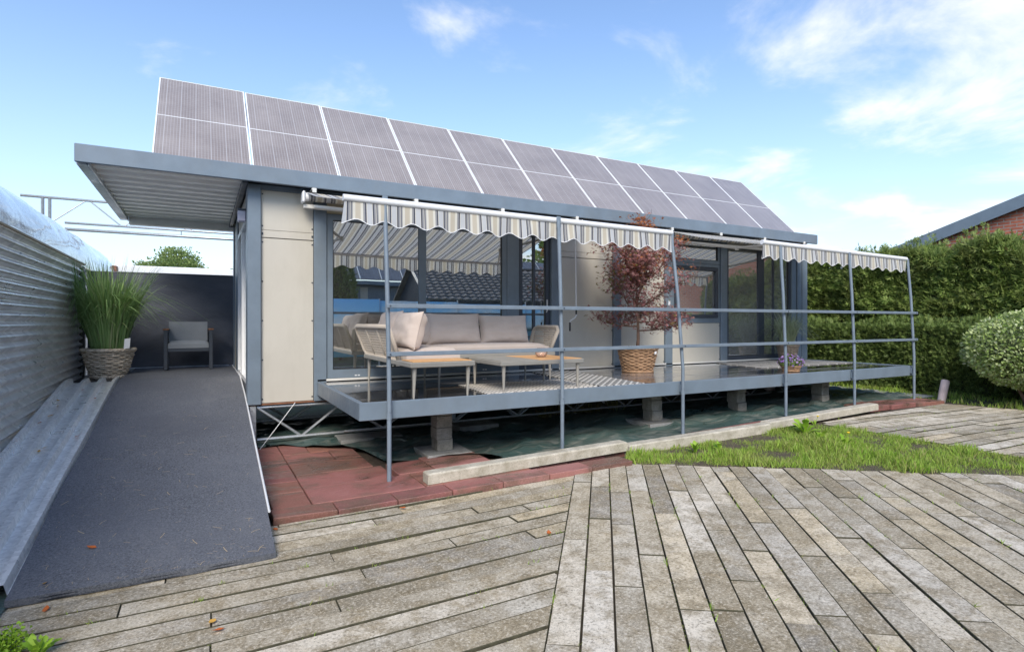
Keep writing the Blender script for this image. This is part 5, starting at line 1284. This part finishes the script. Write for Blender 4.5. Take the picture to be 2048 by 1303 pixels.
def shed():
    t = thing('tiled_shed', 'grey shed with a dark tiled roof opposite the terrace', 'shed', (9.5, -4.6, 0)); x0, x1, y0, y1 = 7.0, 14.0, -6.8, -3.2; ze, zr_ = 2.45, 3.75; ym = (y0+y1)/2
    m = MB(); m.add([(x0, y0, 0), (x1, y0, 0), (x1, y1, 0), (x0, y1, 0), (x0, y0, ze), (x1, y0, ze), (x1, y1, ze), (x0, y1, ze), (x0, ym, zr_), (x1, ym, zr_)], [(0,1,5,4), (2,3,7,6), (1,2,6,9,5), (3,0,4,8,7)]); m.build('wall', STEELD, t)
    rows, colsn = 11, 26; tv = MB(); sl = math.hypot(ym-y1, zr_-ze)/rows; an = math.atan2(zr_-ze, y1-ym)
    for j in range(rows):
        for i in range(colsn):
            xa = x0-.2+i*(x1-x0+.4)/colsn; w_ = (x1-x0+.4)/colsn; q = j*sl
            def pp(x, s_, h): return (x, y1+.15-math.cos(an)*s_+math.sin(an)*h, ze-.11+math.sin(an)*s_+math.cos(an)*h)
            tv.add([pp(xa, q, .05), pp(xa+w_*.5, q, .10), pp(xa+w_, q, .05), pp(xa+w_, q+sl*1.15, .01), pp(xa+w_*.5, q+sl*1.15, .06), pp(xa, q+sl*1.15, .01), pp(xa, q, .0), pp(xa+w_, q, .0)], [(0,1,4,5), (1,2,3,4), (6,7,2,1,0)])
    tv.build('roof_tiles', ROOFT, t)['kind'] = 'stuff'
    MB().add([(x0-.2, ym, zr_), (x1+.2, ym, zr_), (x1+.2, y0-.2, ze-.12), (x0-.2, y0-.2, ze-.12), (x0-.2, ym, zr_+.05), (x1+.2, ym, zr_+.05), (x1+.2, y0-.2, ze-.07), (x0-.2, y0-.2, ze-.07)], [(0,1,2,3), (7,6,5,4), (2,6,7,3), (0,4,5,1), (0,3,7,4), (1,5,6,2)]).build('roof', ROOFT, t)
    m = MB(); m.tube([(x0-.2, y1+.17, ze-.05), (x0-.2, ym, zr_+.07)], .06, 4); m.build('barge_board', STEEL, t)
shed()
def opposite():
    t = thing('opposite_house', 'grey house with a slanting solar roof opposite the terrace', 'house', (8, -12, 0)); x0, x1, y0, y1 = 1.5, 19, -16, -11.5
    MB().cbox(x0, x1, y0, y1, .3, 3.3, .01).build('wall', STEEL, t)
    for x in (3.0, 5.2): MB().cbox(x, x+1.2, y1+.001, y1+.03, 1.0, 3.0, .004).build('window', GLASS, t)
    for x in (2.6, 4.5, 6.6): MB().cbox(x, x+.35, y1+.001, y1+.02, .5, 3.2, .004).build('wall_panel', BEIGE, t)
    MB().cbox(x0-.4, x1+.4, y0-.3, y1+.5, 3.31, 3.5, .01).build('roof', STEEL, t)
    for i in range(15):
        a = x0+1.9+i*1.04; b = a+1.02; P = [(a, y1+.3, 3.6), (b, y1+.3, 3.6), (b, y1-1.2, 5.0), (a, y1-1.2, 5.0)]
        o = MB().add(P+[(p[0], p[1]-.03, p[2]-.03) for p in P], [(0,1,2,3), (7,6,5,4), (0,4,5,1), (1,5,6,2), (2,6,7,3), (3,7,4,0)]).build('solar_panel', SOLAR, t); o.data.uv_layers.new(name='UV')
        MB().bar((a, y1+.32, 3.62), (a, y1-1.18, 5.02), .03).build('panel_rail', WHITE, o); 
opposite()
def conifer(x, y, h, lab):
    t = thing('columnar_conifer', lab, 'tree', (x, y, 0), 'columnar conifers opposite the terrace'); n = 2600; k = rng.random(n); a = rng.uniform(0, 2*np.pi, n); r = .55*np.sin(np.pi*(k*.86+.12))**.8*rng.uniform(.8, 1.05, n)
    P = np.stack([x+r*np.cos(a), y+r*np.sin(a), .1+h*k], 1); scatter('crown', SPV, SPF, P, out_frames(np.stack([np.cos(a), np.sin(a), np.full(n, .8)], 1), .4, .4), rng.uniform(.16, .3, n), LHEDGE2, parent=t)
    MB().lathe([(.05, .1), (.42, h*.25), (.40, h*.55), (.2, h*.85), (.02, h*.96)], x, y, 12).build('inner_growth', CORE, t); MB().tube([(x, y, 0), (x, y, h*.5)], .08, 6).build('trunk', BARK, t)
for i, (x, y) in enumerate(((2.0, -7.6), (3.0, -8.0), (4.0, -7.7), (5.0, -8.1))): conifer(x, y, 4.3+.25*(i % 2), ['first', 'second', 'third', 'last'][i]+' columnar conifer in the row opposite the terrace')
tree('broadleaf_tree', 'tall leafy tree behind the house opposite the terrace', -3.5, -16, 8, 3.2, 2.8, 5.5, LTREE, 6000, .35)
tree('broadleaf_tree', 'wide leafy tree beyond the far end of the opposite house', 24, -18, 9, 4, 3.2, 6, LTREE, 6000, .4)

# ================================================================== FALLEN LEAVES AND STRAW
lfv = [(0, -.5, .02), (.28, -.15, .08), (.22, .25, .05), (0, .6, .12), (-.22, .25, .06), (-.28, -.15, .03), (0, 0, -.02)]
LEAFMESH = {}
def fallen(x, y, z, s, col, lab, grp, slope=0):
    mt = LYEL if col == 'y' else LORG; key = col
    if key not in LEAFMESH:
        m = MB().add(lfv, [(6, k, (k+1) % 6) for k in range(6)]); o = m.build('fallen_leaf', mt); LEAFMESH[key] = o.data
    else: o = bpy.data.objects.new('fallen_leaf', LEAFMESH[key]); COL.objects.link(o)
    o.location = (x, y, z+.006); o.scale = (s, s, s); o.rotation_euler = (slope+random.uniform(-.15, .15), random.uniform(-.2, .2), random.uniform(0, 6.28)); tag(o, lab, 'leaf', grp)
def on_ramp(px, py, dz):
    d = ray(px, py); lo, hi = 1.0, 14.0
    for _ in range(50):
        mid = (lo+hi)/2; p = d*mid
        if 1.6+p[2] > rz(p[1])+dz: lo = mid
        else: hi = mid
    p = d*lo; return p[0], p[1], 1.6+p[2]
sl = math.atan2(RZ1-RZ0, RY1-RY0)
ORD = ['topmost', 'second', 'third', 'fourth', 'fifth', 'sixth', 'seventh', 'eighth', 'ninth', 'lowest']
for k_, (px, py, c) in enumerate(sorted(((116, 801, 'y'), (115, 812, 'y'), (100, 832, 'y'), (78, 903, 'y'), (88, 896, 'y'), (160, 926, 'y'), (145, 942, 'y'), (211, 835, 'y'), (81, 1070, 'y'), (210, 820, 'y')), key=lambda q: q[1])):
    x, y, z = on_ramp(px, py, .0); fallen(x, y, z, .055, c, 'yellow leaf on the ribbed galvanised ramp sheet, '+ORD[k_]+(' one' if k_ in (0, 9) else ' from the top'), 'yellow leaves on the ramp sheet', sl)
for k_, (px, py) in enumerate(((165, 780), (190, 797), (79, 846), (154, 873))):
    x, y, z = on_ramp(px, py, .0); fallen(x, y, z, .05, 'o', 'orange leaf on the ribbed galvanised ramp sheet, '+['highest up the slope', 'second highest', 'beside the corrugated wall', 'lowest down by the carpet'][k_], 'orange leaves on the ramp sheet', sl)
x, y, z = on_ramp(90, 1167, .032); fallen(x, y, z, .045, 'y', 'yellow leaf near the lower left corner of the carpet', 'leaves on the carpet', sl)
x, y, z = on_ramp(184, 1095, .032); fallen(x, y, z, .06, 'o', 'dark orange leaf on the carpet, lower left', 'leaves on the carpet', sl)
for (px, py, c, lab) in ((92, 1221, 'o', 'orange leaf below the lower edge of the carpet'), (437, 1262, 'o', 'orange leaf on the near planks below the carpet'), (425, 1245, 'y', 'yellow leaf beside the orange leaf on the near planks'), (806, 1017, 'o', 'orange leaf at the front edge of the red tiles'), (551, 1060, 'o', 'orange leaf beside the lower right corner of the carpet'), (1098, 1067, 'o', 'small brown-orange leaf near the paving seam')):
    x, y = gnd(px, py); fallen(x, y, G(x)+.004, .06, c, lab, 'leaves on the planks')
# straw bits on the carpet: one loose scatter
n = 420; X = rng.uniform(-.9, .4, n); Y = 4.15+3.4*rng.random(n)**1.8; pos = np.stack([X, Y, np.array([rz(y) for y in Y])+.036], 1); az = rng.uniform(0, 6.28, n)
rot = np.array([np.array(Matrix.Rotation(sl, 3, 'X') @ Matrix.Rotation(a, 3, 'Z')) for a in az])
tag(scatter('straw', [(-.5, -.03, 0), (0, .05, .03), (.5, .0, 0), (.5, .05, 0), (0, .10, .03), (-.5, .03, 0)], [(0,1,4,5), (1,2,3,4)], pos, rot, rng.uniform(.008, .035, n)*rng.choice([.6, .8, 1, 2.2], n), paint('dry_straw', (.42, .33, .20), .8, .2), origin=(-.3, 5, .1)), 'bits of dry straw strewn over the dark carpet', 'straw', kind='stuff')
